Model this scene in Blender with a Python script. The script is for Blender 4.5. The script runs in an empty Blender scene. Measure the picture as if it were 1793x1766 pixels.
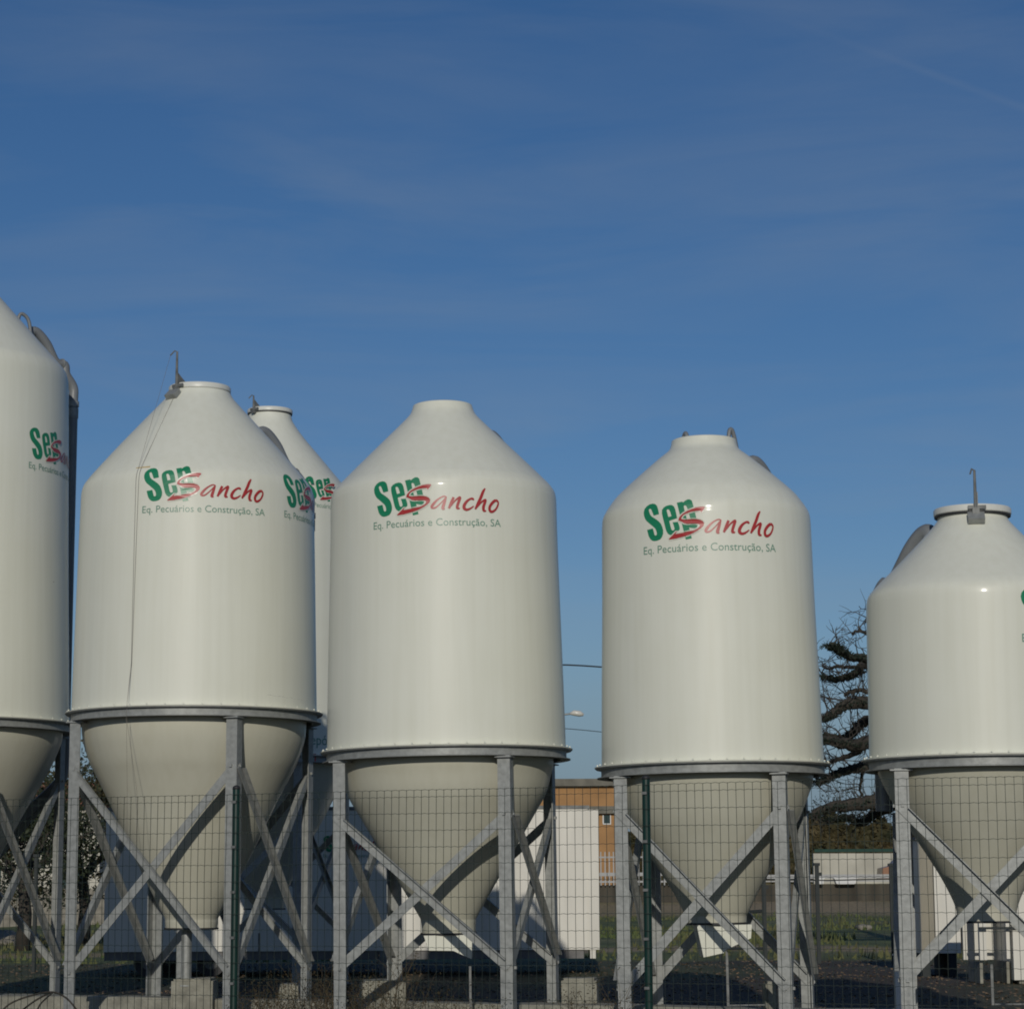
import bpy, bmesh, math, random
from mathutils import Vector, Matrix, geometry, noise
R = math.radians
random.seed(7)
C = bpy.context.scene.collection

# ---------------------------------------------------------------- camera, sky, sun, exposure
W, H, F = 1793.0, 1766.0, 4200.0          # the photograph's own pixel grid, focal length in its pixels
EYE = Vector((0, 0, 1.5))
PITCH, ROLL = 9.16, -0.30
CAMROT = Matrix.Rotation(R(90 + PITCH), 3, 'X') @ Matrix.Rotation(R(ROLL), 3, 'Z')
cam = bpy.data.cameras.new('camera')
cam.sensor_fit = 'HORIZONTAL'; cam.sensor_width = 36; cam.lens = 36 * F / W
cam.clip_start = 0.1; cam.clip_end = 6000
camo = bpy.data.objects.new('camera', cam); C.objects.link(camo)
camo.location = EYE; camo.rotation_euler = CAMROT.to_euler()
sc = bpy.context.scene
sc.camera = camo
sc.render.engine = 'CYCLES'
sc.render.resolution_x, sc.render.resolution_y = 1024, 1008
sc.view_settings.view_transform = 'Standard'; sc.view_settings.look = 'None'
sc.view_settings.exposure = -0.62; sc.view_settings.gamma = 1
sc.cycles.pixel_filter_type = 'BLACKMAN_HARRIS'; sc.cycles.filter_width = 1.9

SUN_EL, SUN_AZ = 18.5, -1.6               # sun behind the camera, a little to its left
sd = Vector((math.sin(R(SUN_AZ)) * math.cos(R(SUN_EL)), -math.cos(R(SUN_AZ)) * math.cos(R(SUN_EL)), math.sin(R(SUN_EL))))
sun = bpy.data.lights.new('sun', 'SUN'); sun.energy = 3.2; sun.angle = R(0.5); sun.color = (1.0, 0.945, 0.84)
suno = bpy.data.objects.new('sun', sun); C.objects.link(suno)
suno.rotation_euler = sd.to_track_quat('Z', 'Y').to_euler(); suno.location = (0, -10, 20)

world = bpy.data.worlds.new('World'); sc.world = world; world.use_nodes = True
wn, wl = world.node_tree.nodes, world.node_tree.links
wn.clear()
wo = wn.new('ShaderNodeOutputWorld'); wb = wn.new('ShaderNodeBackground'); sky = wn.new('ShaderNodeTexSky')
sky.sky_type = 'NISHITA'; sky.sun_disc = False
sky.sun_elevation = R(SUN_EL); sky.sun_rotation = math.atan2(sd.x, sd.y)
sky.air_density = 1.0; sky.dust_density = 0.35; sky.ozone_density = 3.0; sky.altitude = 100
tc = wn.new('ShaderNodeTexCoord')
mp = wn.new('ShaderNodeMapping'); mp.inputs['Scale'].default_value = (3.0, 3.0, 19.0); mp.inputs['Rotation'].default_value = (0, R(13), 0)
nz = wn.new('ShaderNodeTexNoise'); nz.inputs['Scale'].default_value = 1.6; nz.inputs['Detail'].default_value = 7; nz.inputs['Roughness'].default_value = 0.55
nz.inputs['Distortion'].default_value = 0.5
rp = wn.new('ShaderNodeValToRGB'); rp.color_ramp.elements[0].position = 0.42; rp.color_ramp.elements[1].position = 0.85
rp.color_ramp.elements[0].color = (0, 0, 0, 1); rp.color_ramp.elements[1].color = (0.46, 0.46, 0.46, 1)
mp2 = wn.new('ShaderNodeMapping'); mp2.inputs['Scale'].default_value = (2.0, 2.0, 5.0); mp2.inputs['Location'].default_value = (3, 1, 2)
nz2 = wn.new('ShaderNodeTexNoise'); nz2.inputs['Scale'].default_value = 2.2; nz2.inputs['Detail'].default_value = 4
mul = wn.new('ShaderNodeMath'); mul.operation = 'MULTIPLY'
mx = wn.new('ShaderNodeMix'); mx.data_type = 'RGBA'; mx.inputs['B'].default_value = (4.9, 5.6, 6.4, 1)
hs = wn.new('ShaderNodeHueSaturation'); hs.inputs['Saturation'].default_value = 1.20; hs.inputs['Value'].default_value = 1.0
wl.new(tc.outputs['Generated'], mp.inputs['Vector']); wl.new(mp.outputs[0], nz.inputs['Vector'])
wl.new(tc.outputs['Generated'], mp2.inputs['Vector']); wl.new(mp2.outputs[0], nz2.inputs['Vector'])
wl.new(nz.outputs['Fac'], rp.inputs['Fac']); wl.new(rp.outputs['Color'], mul.inputs[0]); wl.new(nz2.outputs['Fac'], mul.inputs[1])
wl.new(sky.outputs[0], hs.inputs['Color']); tint = wn.new('ShaderNodeMix'); tint.data_type = 'RGBA'; tint.blend_type = 'MULTIPLY'; tint.inputs['Factor'].default_value = 1; tint.inputs['B'].default_value = (0.90, 0.925, 1.08, 1)
wl.new(hs.outputs[0], tint.inputs['A']); wl.new(tint.outputs['Result'], mx.inputs['A']); # an old vapour trail drawn across the upper right of the sky
_a = Matrix.Rotation(R(90 + 9.16), 3, 'X') @ Vector(((1480 - 896) / 4200, (883 - 75) / 4200, -1)); _b = Matrix.Rotation(R(90 + 9.16), 3, 'X') @ Vector(((1790 - 896) / 4200, (883 - 192) / 4200, -1))
_n = _a.cross(_b).normalized()
dp = wn.new('ShaderNodeVectorMath'); dp.operation = 'DOT_PRODUCT'; dp.inputs[1].default_value = _n; wl.new(tc.outputs['Generated'], dp.inputs[0])
ab = wn.new('ShaderNodeMath'); ab.operation = 'ABSOLUTE'; wl.new(dp.outputs['Value'], ab.inputs[0])
tr_ = wn.new('ShaderNodeMapRange'); tr_.interpolation_type = 'SMOOTHSTEP'; tr_.inputs['From Min'].default_value = 0.0; tr_.inputs['From Max'].default_value = 0.0026
tr_.inputs['To Min'].default_value = 0.085; tr_.inputs['To Max'].default_value = 0.0; wl.new(ab.outputs[0], tr_.inputs['Value'])
nz3 = wn.new('ShaderNodeTexNoise'); nz3.inputs['Scale'].default_value = 14; wl.new(tc.outputs['Generated'], nz3.inputs['Vector'])
tm = wn.new('ShaderNodeMath'); tm.operation = 'MULTIPLY'; wl.new(tr_.outputs[0], tm.inputs[0]); wl.new(nz3.outputs['Fac'], tm.inputs[1])
tx = wn.new('ShaderNodeSeparateXYZ'); wl.new(tc.outputs['Generated'], tx.inputs[0])
tl = wn.new('ShaderNodeMapRange'); tl.inputs['From Min'].default_value = 0.10; tl.inputs['From Max'].default_value = 0.17; wl.new(tx.outputs['X'], tl.inputs['Value'])
tn = wn.new('ShaderNodeMath'); tn.operation = 'MULTIPLY'; wl.new(tm.outputs[0], tn.inputs[0]); wl.new(tl.outputs[0], tn.inputs[1])
ts = wn.new('ShaderNodeMath'); ts.operation = 'ADD'; wl.new(mul.outputs[0], ts.inputs[0]); wl.new(tn.outputs[0], ts.inputs[1])
wl.new(ts.outputs[0], mx.inputs['Factor'])
# pale lavender haze lying along the horizon
sxyz = wn.new('ShaderNodeSeparateXYZ'); wl.new(tc.outputs['Generated'], sxyz.inputs[0])
hz = wn.new('ShaderNodeMapRange'); hz.interpolation_type = 'SMOOTHSTEP'; hz.inputs['From Min'].default_value = 0.0; hz.inputs['From Max'].default_value = 0.13
hz.inputs['To Min'].default_value = 0.85; hz.inputs['To Max'].default_value = 0.0; wl.new(sxyz.outputs['Z'], hz.inputs['Value'])
mh = wn.new('ShaderNodeMix'); mh.data_type = 'RGBA'; mh.inputs['B'].default_value = (2.55, 4.0, 5.9, 1)
wl.new(hz.outputs[0], mh.inputs['Factor']); wl.new(mx.outputs['Result'], mh.inputs['A'])
wl.new(mh.outputs['Result'], wb.inputs['Color']); wb.inputs['Strength'].default_value = 0.075
wl.new(wb.outputs[0], wo.inputs['Surface'])

# ---------------------------------------------------------------- helpers
def ray(px, py):
    return (CAMROT @ Vector(((px - W / 2) / F, (H / 2 - py) / F, -1))).normalized()
def at(px, py, Y):
    """world point that a pixel of the photograph shows at ground distance Y"""
    d = ray(px, py); return EYE + d * (Y / d.y)
def camdepth(p):
    return -((CAMROT.transposed() @ (p - EYE)).z)

def tag(o, label=None, cat=None, group=None, kind=None):
    if label: o['label'] = label
    if cat: o['category'] = cat
    if group: o['group'] = group
    if kind: o['kind'] = kind
    return o
def empty(name, loc, rz=0):
    o = bpy.data.objects.new(name, None); C.objects.link(o)
    o.location = loc; o.rotation_euler = (0, 0, rz); o.empty_display_size = 0.3
    return o

class MB:
    def __init__(s): s.v = []; s.f = []; s.m = []; s.mi = 0
    def add(s, vs, fs):
        b = len(s.v); s.v += [Vector(v) for v in vs]
        for f in fs: s.f.append([b + i for i in f]); s.m.append(s.mi)
    def box(s, c, size, axes=None):
        c = Vector(c); hx, hy, hz = [q / 2 for q in size]
        ax = axes or (Vector((1, 0, 0)), Vector((0, 1, 0)), Vector((0, 0, 1)))
        vs = [c + ax[0] * (i * hx) + ax[1] * (j * hy) + ax[2] * (k * hz) for i in (-1, 1) for j in (-1, 1) for k in (-1, 1)]
        s.add(vs, [(0, 1, 3, 2), (4, 6, 7, 5), (0, 4, 5, 1), (2, 3, 7, 6), (0, 2, 6, 4), (1, 5, 7, 3)])
    def b2(s, lo, hi):
        s.box([(a + b) / 2 for a, b in zip(lo, hi)], [abs(b - a) for a, b in zip(lo, hi)])
    def prism(s, poly, z0, z1):
        n = len(poly)
        vs = [(x, y, z0) for x, y in poly] + [(x, y, z1) for x, y in poly]
        s.add(vs, [tuple(range(n))[::-1], tuple(range(n, 2 * n))] + [(i, (i + 1) % n, n + (i + 1) % n, n + i) for i in range(n)])
    def slab(s, poly3, off):
        n = len(poly3); p = [Vector(q) for q in poly3]; off = Vector(off)
        s.add(p + [q + off for q in p], [tuple(range(n))[::-1], tuple(range(n, 2 * n))] + [(i, (i + 1) % n, n + (i + 1) % n, n + i) for i in range(n)])
    def tube(s, pts, r, n=8, caps=True):
        pts = [Vector(p) for p in pts]; b = len(s.v); up = None
        for i, p in enumerate(pts):
            d = (pts[min(i + 1, len(pts) - 1)] - pts[max(i - 1, 0)]).normalized()
            if up is None:
                up = d.orthogonal().normalized()
            up = (up - d * up.dot(d)).normalized(); sd_ = d.cross(up)
            rr = r[i] if isinstance(r, (list, tuple)) else r
            for k in range(n):
                a = 2 * math.pi * k / n
                s.v.append(p + up * (rr * math.cos(a)) + sd_ * (rr * math.sin(a)))
        for i in range(len(pts) - 1):
            for k in range(n):
                k2 = (k + 1) % n
                s.f.append([b + i * n + k, b + i * n + k2, b + (i + 1) * n + k2, b + (i + 1) * n + k]); s.m.append(s.mi)
        if caps:
            s.f.append([b + k for k in range(n)][::-1]); s.m.append(s.mi)
            e = b + (len(pts) - 1) * n
            s.f.append([e + k for k in range(n)]); s.m.append(s.mi)
    def lathe(s, prof, n=96, c=(0, 0), cap0=False, cap1=False):
        b = len(s.v)
        for (r, z) in prof:
            for k in range(n):
                a = 2 * math.pi * k / n
                s.v.append(Vector((c[0] + r * math.cos(a), c[1] + r * math.sin(a), z)))
        for i in range(len(prof) - 1):
            for k in range(n):
                k2 = (k + 1) % n
                s.f.append([b + i * n + k, b + i * n + k2, b + (i + 1) * n + k2, b + (i + 1) * n + k]); s.m.append(s.mi)
        if cap0: s.f.append([b + k for k in range(n)][::-1]); s.m.append(s.mi)
        if cap1: s.f.append([b + (len(prof) - 1) * n + k for k in range(n)]); s.m.append(s.mi)
    def build(s, name, mats, parent=None, smooth=False, angle=None):
        me = bpy.data.meshes.new(name); me.from_pydata([tuple(v) for v in s.v], [], s.f)
        if not isinstance(mats, (list, tuple)): mats = [mats]
        for m in mats: me.materials.append(m)
        me.polygons.foreach_set('material_index', s.m)
        if smooth:
            me.polygons.foreach_set('use_smooth', [True] * len(me.polygons))
        me.update()
        if angle: me.set_sharp_from_angle(angle=R(angle))
        o = bpy.data.objects.new(name, me); C.objects.link(o)
        if parent: o.parent = parent
        return o

def smoothline(pts, per=5):
    """Catmull-Rom through the points"""
    P = [Vector(p) for p in pts]; P = [P[0]] + P + [P[-1]]; out = []
    for i in range(1, len(P) - 2):
        a, b, c, d = P[i - 1:i + 3]
        for k in range(per):
            t = k / per
            out.append(0.5 * ((2 * b) + (c - a) * t + (2 * a - 5 * b + 4 * c - d) * t * t + (3 * b - a - 3 * c + d) * t ** 3))
    out.append(P[-2]); return out

# ---------------------------------------------------------------- materials
def mat(name, col, rough=0.6, metal=0.0, var=0.0, vscale=8.0, bump=0.0, bscale=20.0, col2=None, coat=0.0, spec=0.5, stretch=(1, 1, 1), detail=5):
    m = bpy.data.materials.new(name); m.use_nodes = True
    nt = m.node_tree; p = nt.nodes['Principled BSDF']
    p.inputs['Base Color'].default_value = (*col, 1); p.inputs['Roughness'].default_value = rough
    p.inputs['Metallic'].default_value = metal; p.inputs['Coat Weight'].default_value = coat
    p.inputs['Specular IOR Level'].default_value = spec
    tcn = nt.nodes.new('ShaderNodeTexCoord'); mpn = nt.nodes.new('ShaderNodeMapping'); mpn.inputs['Scale'].default_value = stretch
    nt.links.new(tcn.outputs['Object'], mpn.inputs['Vector'])
    if var or col2:
        n = nt.nodes.new('ShaderNodeTexNoise'); n.inputs['Scale'].default_value = vscale; n.inputs['Detail'].default_value = detail
        nt.links.new(mpn.outputs[0], n.inputs['Vector'])
        r = nt.nodes.new('ShaderNodeValToRGB')
        a, b = r.color_ramp.elements
        a.position, b.position = 0.3, 0.7
        c2 = col2 or tuple(c * (1 - var) for c in col); c1 = col if col2 else tuple(min(1, c * (1 + var * 0.5)) for c in col)
        a.color = (*c2, 1); b.color = (*c1, 1)
        nt.links.new(n.outputs['Fac'], r.inputs['Fac']); nt.links.new(r.outputs['Color'], p.inputs['Base Color'])
    if bump:
        n = nt.nodes.new('ShaderNodeTexNoise'); n.inputs['Scale'].default_value = bscale; n.inputs['Detail'].default_value = 4
        nt.links.new(mpn.outputs[0], n.inputs['Vector'])
        bn = nt.nodes.new('ShaderNodeBump'); bn.inputs['Strength'].default_value = bump; bn.inputs['Distance'].default_value = 0.02
        nt.links.new(n.outputs['Fac'], bn.inputs['Height']); nt.links.new(bn.outputs['Normal'], p.inputs['Normal'])
    return m

def gelcoat(name='fibreglass', k=(1, 1, 1)):
    """glossy off-white fibreglass with faint runs, dust and hand-laid waviness"""
    m = bpy.data.materials.new(name); m.use_nodes = True
    nt = m.node_tree; L = nt.links; p = nt.nodes['Principled BSDF']
    tcn = nt.nodes.new('ShaderNodeTexCoord')
    def nzn(scale, st, det=4):
        mpn = nt.nodes.new('ShaderNodeMapping'); mpn.inputs['Scale'].default_value = st
        n = nt.nodes.new('ShaderNodeTexNoise'); n.inputs['Scale'].default_value = scale; n.inputs['Detail'].default_value = det
        L.new(tcn.outputs['Object'], mpn.inputs['Vector']); L.new(mpn.outputs[0], n.inputs['Vector']); return n
    runs = nzn(5, (3.5, 3.5, 0.12), 6); blot = nzn(1.6, (1, 1, 1.4), 5); fine = nzn(60, (1, 1, 1), 3)
    r1 = nt.nodes.new('ShaderNodeValToRGB'); r1.color_ramp.elements[0].position = 0.28; r1.color_ramp.elements[1].position = 0.62
    r1.color_ramp.elements[0].color = (0.672 * k[0], 0.675 * k[1], 0.582 * k[2], 1); r1.color_ramp.elements[1].color = (0.704 * k[0], 0.709 * k[1], 0.620 * k[2], 1)
    L.new(runs.outputs['Fac'], r1.inputs['Fac'])
    r2 = nt.nodes.new('ShaderNodeValToRGB'); r2.color_ramp.elements[0].position = 0.3; r2.color_ramp.elements[1].position = 0.75
    r2.color_ramp.elements[0].color = (0.972, 0.970, 0.955, 1); r2.color_ramp.elements[1].color = (1, 1, 1, 1)
    L.new(blot.outputs['Fac'], r2.inputs['Fac'])
    m1 = nt.nodes.new('ShaderNodeMix'); m1.data_type = 'RGBA'; m1.blend_type = 'MULTIPLY'; m1.inputs['Factor'].default_value = 1
    L.new(r1.outputs[0], m1.inputs['A']); L.new(r2.outputs[0], m1.inputs['B'])
    # little dark chips and insects
    vr = nt.nodes.new('ShaderNodeTexVoronoi'); vr.inputs['Scale'].default_value = 2.6; L.new(tcn.outputs['Object'], vr.inputs['Vector'])
    lt = nt.nodes.new('ShaderNodeMath'); lt.operation = 'LESS_THAN'; lt.inputs[1].default_value = 0.016; L.new(vr.outputs['Distance'], lt.inputs[0])
    m2 = nt.nodes.new('ShaderNodeMix'); m2.data_type = 'RGBA'; m2.inputs['B'].default_value = (0.25, 0.22, 0.17, 1)
    L.new(lt.outputs[0], m2.inputs['Factor']); L.new(m1.outputs['Result'], m2.inputs['A'])
    L.new(m2.outputs['Result'], p.inputs['Base Color'])
    rr = nt.nodes.new('ShaderNodeMapRange'); rr.inputs['To Min'].default_value = 0.40; rr.inputs['To Max'].default_value = 0.50
    L.new(blot.outputs['Fac'], rr.inputs['Value']); L.new(rr.outputs[0], p.inputs['Roughness'])
    p.inputs['Specular IOR Level'].default_value = 0.28; p.inputs['Coat Weight'].default_value = 0.22; p.inputs['Coat Roughness'].default_value = 0.11
    wav = nzn(2.2, (1, 1, 1.6), 2)
    ad = nt.nodes.new('ShaderNodeMath'); ad.operation = 'MULTIPLY_ADD'; ad.inputs[1].default_value = 0.03
    L.new(fine.outputs['Fac'], ad.inputs[0]); L.new(wav.outputs['Fac'], ad.inputs[2])
    bn = nt.nodes.new('ShaderNodeBump'); bn.inputs['Strength'].default_value = 0.10; bn.inputs['Distance'].default_value = 0.02
    L.new(ad.outputs[0], bn.inputs['Height']); L.new(bn.outputs['Normal'], p.inputs['Normal'])
    return m

M = {}
M['gel'] = gelcoat(); M['hopper_gel'] = gelcoat('hopper_fibreglass', (0.74, 0.72, 0.68))  # second fibreglass tone for the hoppers, darker and warmer than the shell
M['lidwhite'] = mat('lid_white', (0.66, 0.66, 0.60), 0.4, var=0.08, vscale=6)
M['galv'] = mat('galvanised_steel', (0.290, 0.300, 0.288), 0.55, 0.25, var=0.22, vscale=22, bump=0.08, bscale=40)
M['galv_dark'] = mat('weathered_steel', (0.17, 0.175, 0.17), 0.6, 0.3, var=0.4, vscale=14)
M['pvc'] = mat('grey_pipe', (0.19, 0.20, 0.205), 0.42, 0, var=0.15, vscale=5)
M['black'] = mat('black_rubber', (0.02, 0.02, 0.022), 0.6, var=0.2)
M['green'] = mat('logo_green', (0.012, 0.205, 0.095), 0.35, var=0.06)
M['red'] = mat('logo_red', (0.38, 0.028, 0.028), 0.35, var=0.06)
M['cream'] = mat('logo_ground', (0.645, 0.65, 0.56), 0.3, var=0.03)
M['greytext'] = mat('logo_small_text', (0.13, 0.27, 0.20), 0.4, var=0.08)
M['rope'] = mat('rope', (0.16, 0.14, 0.12), 0.9)
M['concrete'] = mat('concrete', (0.27, 0.262, 0.215), 0.9, var=0.35, vscale=9, bump=0.5, bscale=30)
M['wire'] = mat('green_coated_wire', (0.012, 0.022, 0.016), 0.5)
M['postgreen'] = mat('green_post_paint', (0.005, 0.028, 0.021), 0.35, var=0.2, vscale=10)
M['trailer'] = mat('white_panel', (0.66, 0.635, 0.56), 0.4, var=0.10, vscale=3, stretch=(1.5, 1, .3))
M['trailer_grey'] = mat('grey_frame', (0.16, 0.155, 0.15), 0.7, var=0.3)
M['ochre'] = mat('ochre_render', (0.37, 0.205, 0.085), 0.9, var=0.2, vscale=1.2, bump=0.2)
M['fascia'] = mat('grey_fascia', (0.17, 0.16, 0.13), 0.9, var=0.25, vscale=3)
M['glass'] = mat('window_glass', (0.03, 0.055, 0.055), 0.1)
M['whitewall'] = mat('white_render', (0.50, 0.475, 0.40), 0.9, var=0.22, vscale=0.7)
M['oldwall'] = mat('old_concrete_wall', (0.075, 0.066, 0.05), 0.95, var=0.55, vscale=0.8, stretch=(2, 1, 0.35), bump=0.4)
M['tile'] = mat('roof_tile', (0.36, 0.14, 0.075), 0.85, var=0.4, vscale=4)
M['whitepaint'] = mat('white_rail_paint', (0.62, 0.62, 0.60), 0.6)
M['bark'] = mat('bark', (0.050, 0.043, 0.034), 0.95, var=0.4, vscale=6, bump=0.6, bscale=12)
M['leaf'] = mat('leaf', (0.040, 0.052, 0.020), 0.7, col2=(0.016, 0.024, 0.009), vscale=0.9)
M['leaf_warm'] = mat('leaf_warm', (0.085, 0.062, 0.022), 0.8, col2=(0.028, 0.034, 0.012), vscale=0.8)
M['needle'] = mat('needles', (0.022, 0.038, 0.022), 0.8, col2=(0.012, 0.018, 0.010), vscale=1)
M['dry'] = mat('dry_stems', (0.095, 0.070, 0.036), 0.9, var=0.4, vscale=4)
M['dryleaf'] = mat('dry_leaves', (0.042, 0.042, 0.016), 0.85, col2=(0.055, 0.036, 0.015), vscale=3)
M['netting'] = mat('green_netting', (0.018, 0.055, 0.042), 0.9)
M['rock'] = mat('rock', (0.24, 0.22, 0.18), 0.95, var=0.4, vscale=5, bump=0.5)
M['darkpost'] = mat('dark_post_paint', (0.018, 0.024, 0.024), 0.7)
M['cloth'] = mat('pale_sheet', (0.40, 0.41, 0.41), 0.7, var=0.2)
M['carpaint'] = mat('orange_car_paint', (0.26, 0.12, 0.06), 0.3)
M['railgrey'] = mat('grey_rail_paint', (0.36, 0.36, 0.35), 0.7)
M['tape'] = mat('old_tape', (0.46, 0.33, 0.13), 0.7)
M['lampglass'] = mat('lamp_lens', (0.6, 0.58, 0.52), 0.3)

def ground_mat():
    m = bpy.data.materials.new('ground'); m.use_nodes = True
    nt = m.node_tree; L = nt.links; p = nt.nodes['Principled BSDF']; p.inputs['Roughness'].default_value = 0.95
    tcn = nt.nodes.new('ShaderNodeTexCoord')
    def nzn(s, det, st=(1, 1, 1)):
        mpn = nt.nodes.new('ShaderNodeMapping'); mpn.inputs['Scale'].default_value = st
        n = nt.nodes.new('ShaderNodeTexNoise'); n.inputs['Scale'].default_value = s; n.inputs['Detail'].default_value = det
        L.new(tcn.outputs['Object'], mpn.inputs['Vector']); L.new(mpn.outputs[0], n.inputs['Vector']); return n
    a = nzn(0.16, 5, (1, 0.55, 1)); b = nzn(9, 6); c = nzn(1.2, 5, (1, .4, 1))
    r = nt.nodes.new('ShaderNodeValToRGB'); r.color_ramp.elements[0].position = 0.44; r.color_ramp.elements[1].position = 0.56
    L.new(a.outputs['Fac'], r.inputs['Fac'])
    gr = nt.nodes.new('ShaderNodeValToRGB'); gr.color_ramp.elements[0].position = 0.3; gr.color_ramp.elements[1].position = 0.7
    gr.color_ramp.elements[0].color = (0.045, 0.075, 0.018, 1); gr.color_ramp.elements[1].color = (0.150, 0.175, 0.050, 1)
    di = nt.nodes.new('ShaderNodeValToRGB'); di.color_ramp.elements[0].position = 0.3; di.color_ramp.elements[1].position = 0.75
    di.color_ramp.elements[0].color = (0.026, 0.021, 0.014, 1); di.color_ramp.elements[1].color = (0.065, 0.048, 0.032, 1)
    L.new(c.outputs['Fac'], gr.inputs['Fac']); L.new(c.outputs['Fac'], di.inputs['Fac'])
    # trodden earth round the silos, grass beyond
    sx = nt.nodes.new('ShaderNodeSeparateXYZ'); L.new(tcn.outputs['Object'], sx.inputs[0])
    mr = nt.nodes.new('ShaderNodeMapRange'); mr.inputs['From Min'].default_value = 36.5; mr.inputs['From Max'].default_value = 38.5
    mr.inputs['To Min'].default_value = 0.0; mr.inputs['To Max'].default_value = 0.80; L.new(sx.outputs['Y'], mr.inputs['Value'])
    ad = nt.nodes.new('ShaderNodeMath'); ad.operation = 'MULTIPLY_ADD'; ad.use_clamp = True; ad.inputs[1].default_value = 0.5
    L.new(r.outputs[0], ad.inputs[0]); L.new(mr.outputs[0], ad.inputs[2])
    # two worn strips of dry grass: a track across the field and the bank under the wall
    prev = ad
    for y0, y1, y2, y3, amt in ((40.5, 41.5, 43.5, 45, .85), (81, 85, 91, 95, .8)):
        wv = nt.nodes.new('ShaderNodeMath'); wv.operation = 'MULTIPLY_ADD'; wv.inputs[1].default_value = 3.0; L.new(a.outputs['Fac'], wv.inputs[0]); L.new(sx.outputs['Y'], wv.inputs[2])
        up_ = nt.nodes.new('ShaderNodeMapRange'); up_.inputs['From Min'].default_value = y0 + 1.5; up_.inputs['From Max'].default_value = y1 + 1.5; L.new(wv.outputs[0], up_.inputs['Value'])
        dn = nt.nodes.new('ShaderNodeMapRange'); dn.inputs['From Min'].default_value = y2 + 1.5; dn.inputs['From Max'].default_value = y3 + 1.5; dn.inputs['To Min'].default_value = amt; dn.inputs['To Max'].default_value = 0; L.new(wv.outputs[0], dn.inputs['Value'])
        mu = nt.nodes.new('ShaderNodeMath'); mu.operation = 'MULTIPLY'; L.new(up_.outputs[0], mu.inputs[0]); L.new(dn.outputs[0], mu.inputs[1])
        sb = nt.nodes.new('ShaderNodeMath'); sb.operation = 'SUBTRACT'; sb.use_clamp = True; L.new(prev.outputs[0], sb.inputs[0]); L.new(mu.outputs[0], sb.inputs[1]); prev = sb
    ad = prev
    lite = nt.nodes.new('ShaderNodeMapRange'); lite.inputs['From Min'].default_value = 37; lite.inputs['From Max'].default_value = 40; L.new(sx.outputs['Y'], lite.inputs['Value'])
    dmx = nt.nodes.new('ShaderNodeMix'); dmx.data_type = 'RGBA'; dmx.inputs['B'].default_value = (0.40, 0.31, 0.18, 1); L.new(di.outputs[0], dmx.inputs['A'])
    lm_ = nt.nodes.new('ShaderNodeMath'); lm_.operation = 'MULTIPLY'; lm_.inputs[1].default_value = .8; L.new(lite.outputs[0], lm_.inputs[0]); L.new(lm_.outputs[0], dmx.inputs['Factor'])
    m1 = nt.nodes.new('ShaderNodeMix'); m1.data_type = 'RGBA'
    L.new(ad.outputs[0], m1.inputs['Factor']); L.new(dmx.outputs['Result'], m1.inputs['A']); L.new(gr.outputs[0], m1.inputs['B'])
    r3 = nt.nodes.new('ShaderNodeValToRGB'); r3.color_ramp.elements[0].position = 0.3; r3.color_ramp.elements[1].position = 0.7
    r3.color_ramp.elements[0].color = (0.5, 0.5, 0.5, 1); r3.color_ramp.elements[1].color = (1.2, 1.2, 1.2, 1)
    L.new(b.outputs['Fac'], r3.inputs['Fac'])
    m2 = nt.nodes.new('ShaderNodeMix'); m2.data_type = 'RGBA'; m2.blend_type = 'MULTIPLY'; m2.inputs['Factor'].default_value = 1
    L.new(m1.outputs['Result'], m2.inputs['A']); L.new(r3.outputs[0], m2.inputs['B']); L.new(m2.outputs['Result'], p.inputs['Base Color'])
    bn = nt.nodes.new('ShaderNodeBump'); bn.inputs['Strength'].default_value = 0.6; bn.inputs['Distance'].default_value = 0.05
    L.new(b.outputs['Fac'], bn.inputs['Height']); L.new(bn.outputs['Normal'], p.inputs['Normal'])
    return m
M['ground'] = ground_mat()

# ---------------------------------------------------------------- ground: one sheet
PAD = 0.45
def gz(x, y):
    def st(a, b, t): t = max(0, min(1, (t - a) / (b - a))); return t * t * (3 - 2 * t)
    z = 0.05 + (PAD - 0.05) * st(15.5, 18.3, y + 0.4 * x)
    z += 0.16 * st(38, 88, y)
    z += 0.46 * st(83, 92, y)
    z += 0.66 * st(92.2, 92.9, y)
    z += 0.030 * noise.noise(Vector((x * 0.7, y * 0.5, 0))) + (0.10 * noise.noise(Vector((x * 0.13, y * 0.1, 4))) if 40 < y < 92 else 0)
    if y > 92.9: z = 1.73
    return z
mb = MB()
xs = [-1500, -700, -300, -150, -80, -50] + [-36 + i * 0.6 for i in range(121)] + [50, 80, 150, 300, 700, 1500]
ys = [-60, -20, 0, 6, 10] + [12 + i * 0.5 for i in range(57)] + [41 + i * 1.5 for i in range(34)] + [92.1, 92.3, 92.5, 92.7, 93.0, 96, 105, 125, 160, 250, 500, 1200, 3000]
nx = len(xs)
mb.v = [Vector((x, y, gz(x, y))) for y in ys for x in xs]
for j in range(len(ys) - 1):
    for i in range(nx - 1):
        mb.f.append([j * nx + i, j * nx + i + 1, (j + 1) * nx + i + 1, (j + 1) * nx + i]); mb.m.append(0)
tag(mb.build('ground', M['ground'], smooth=True), kind='structure')

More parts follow.
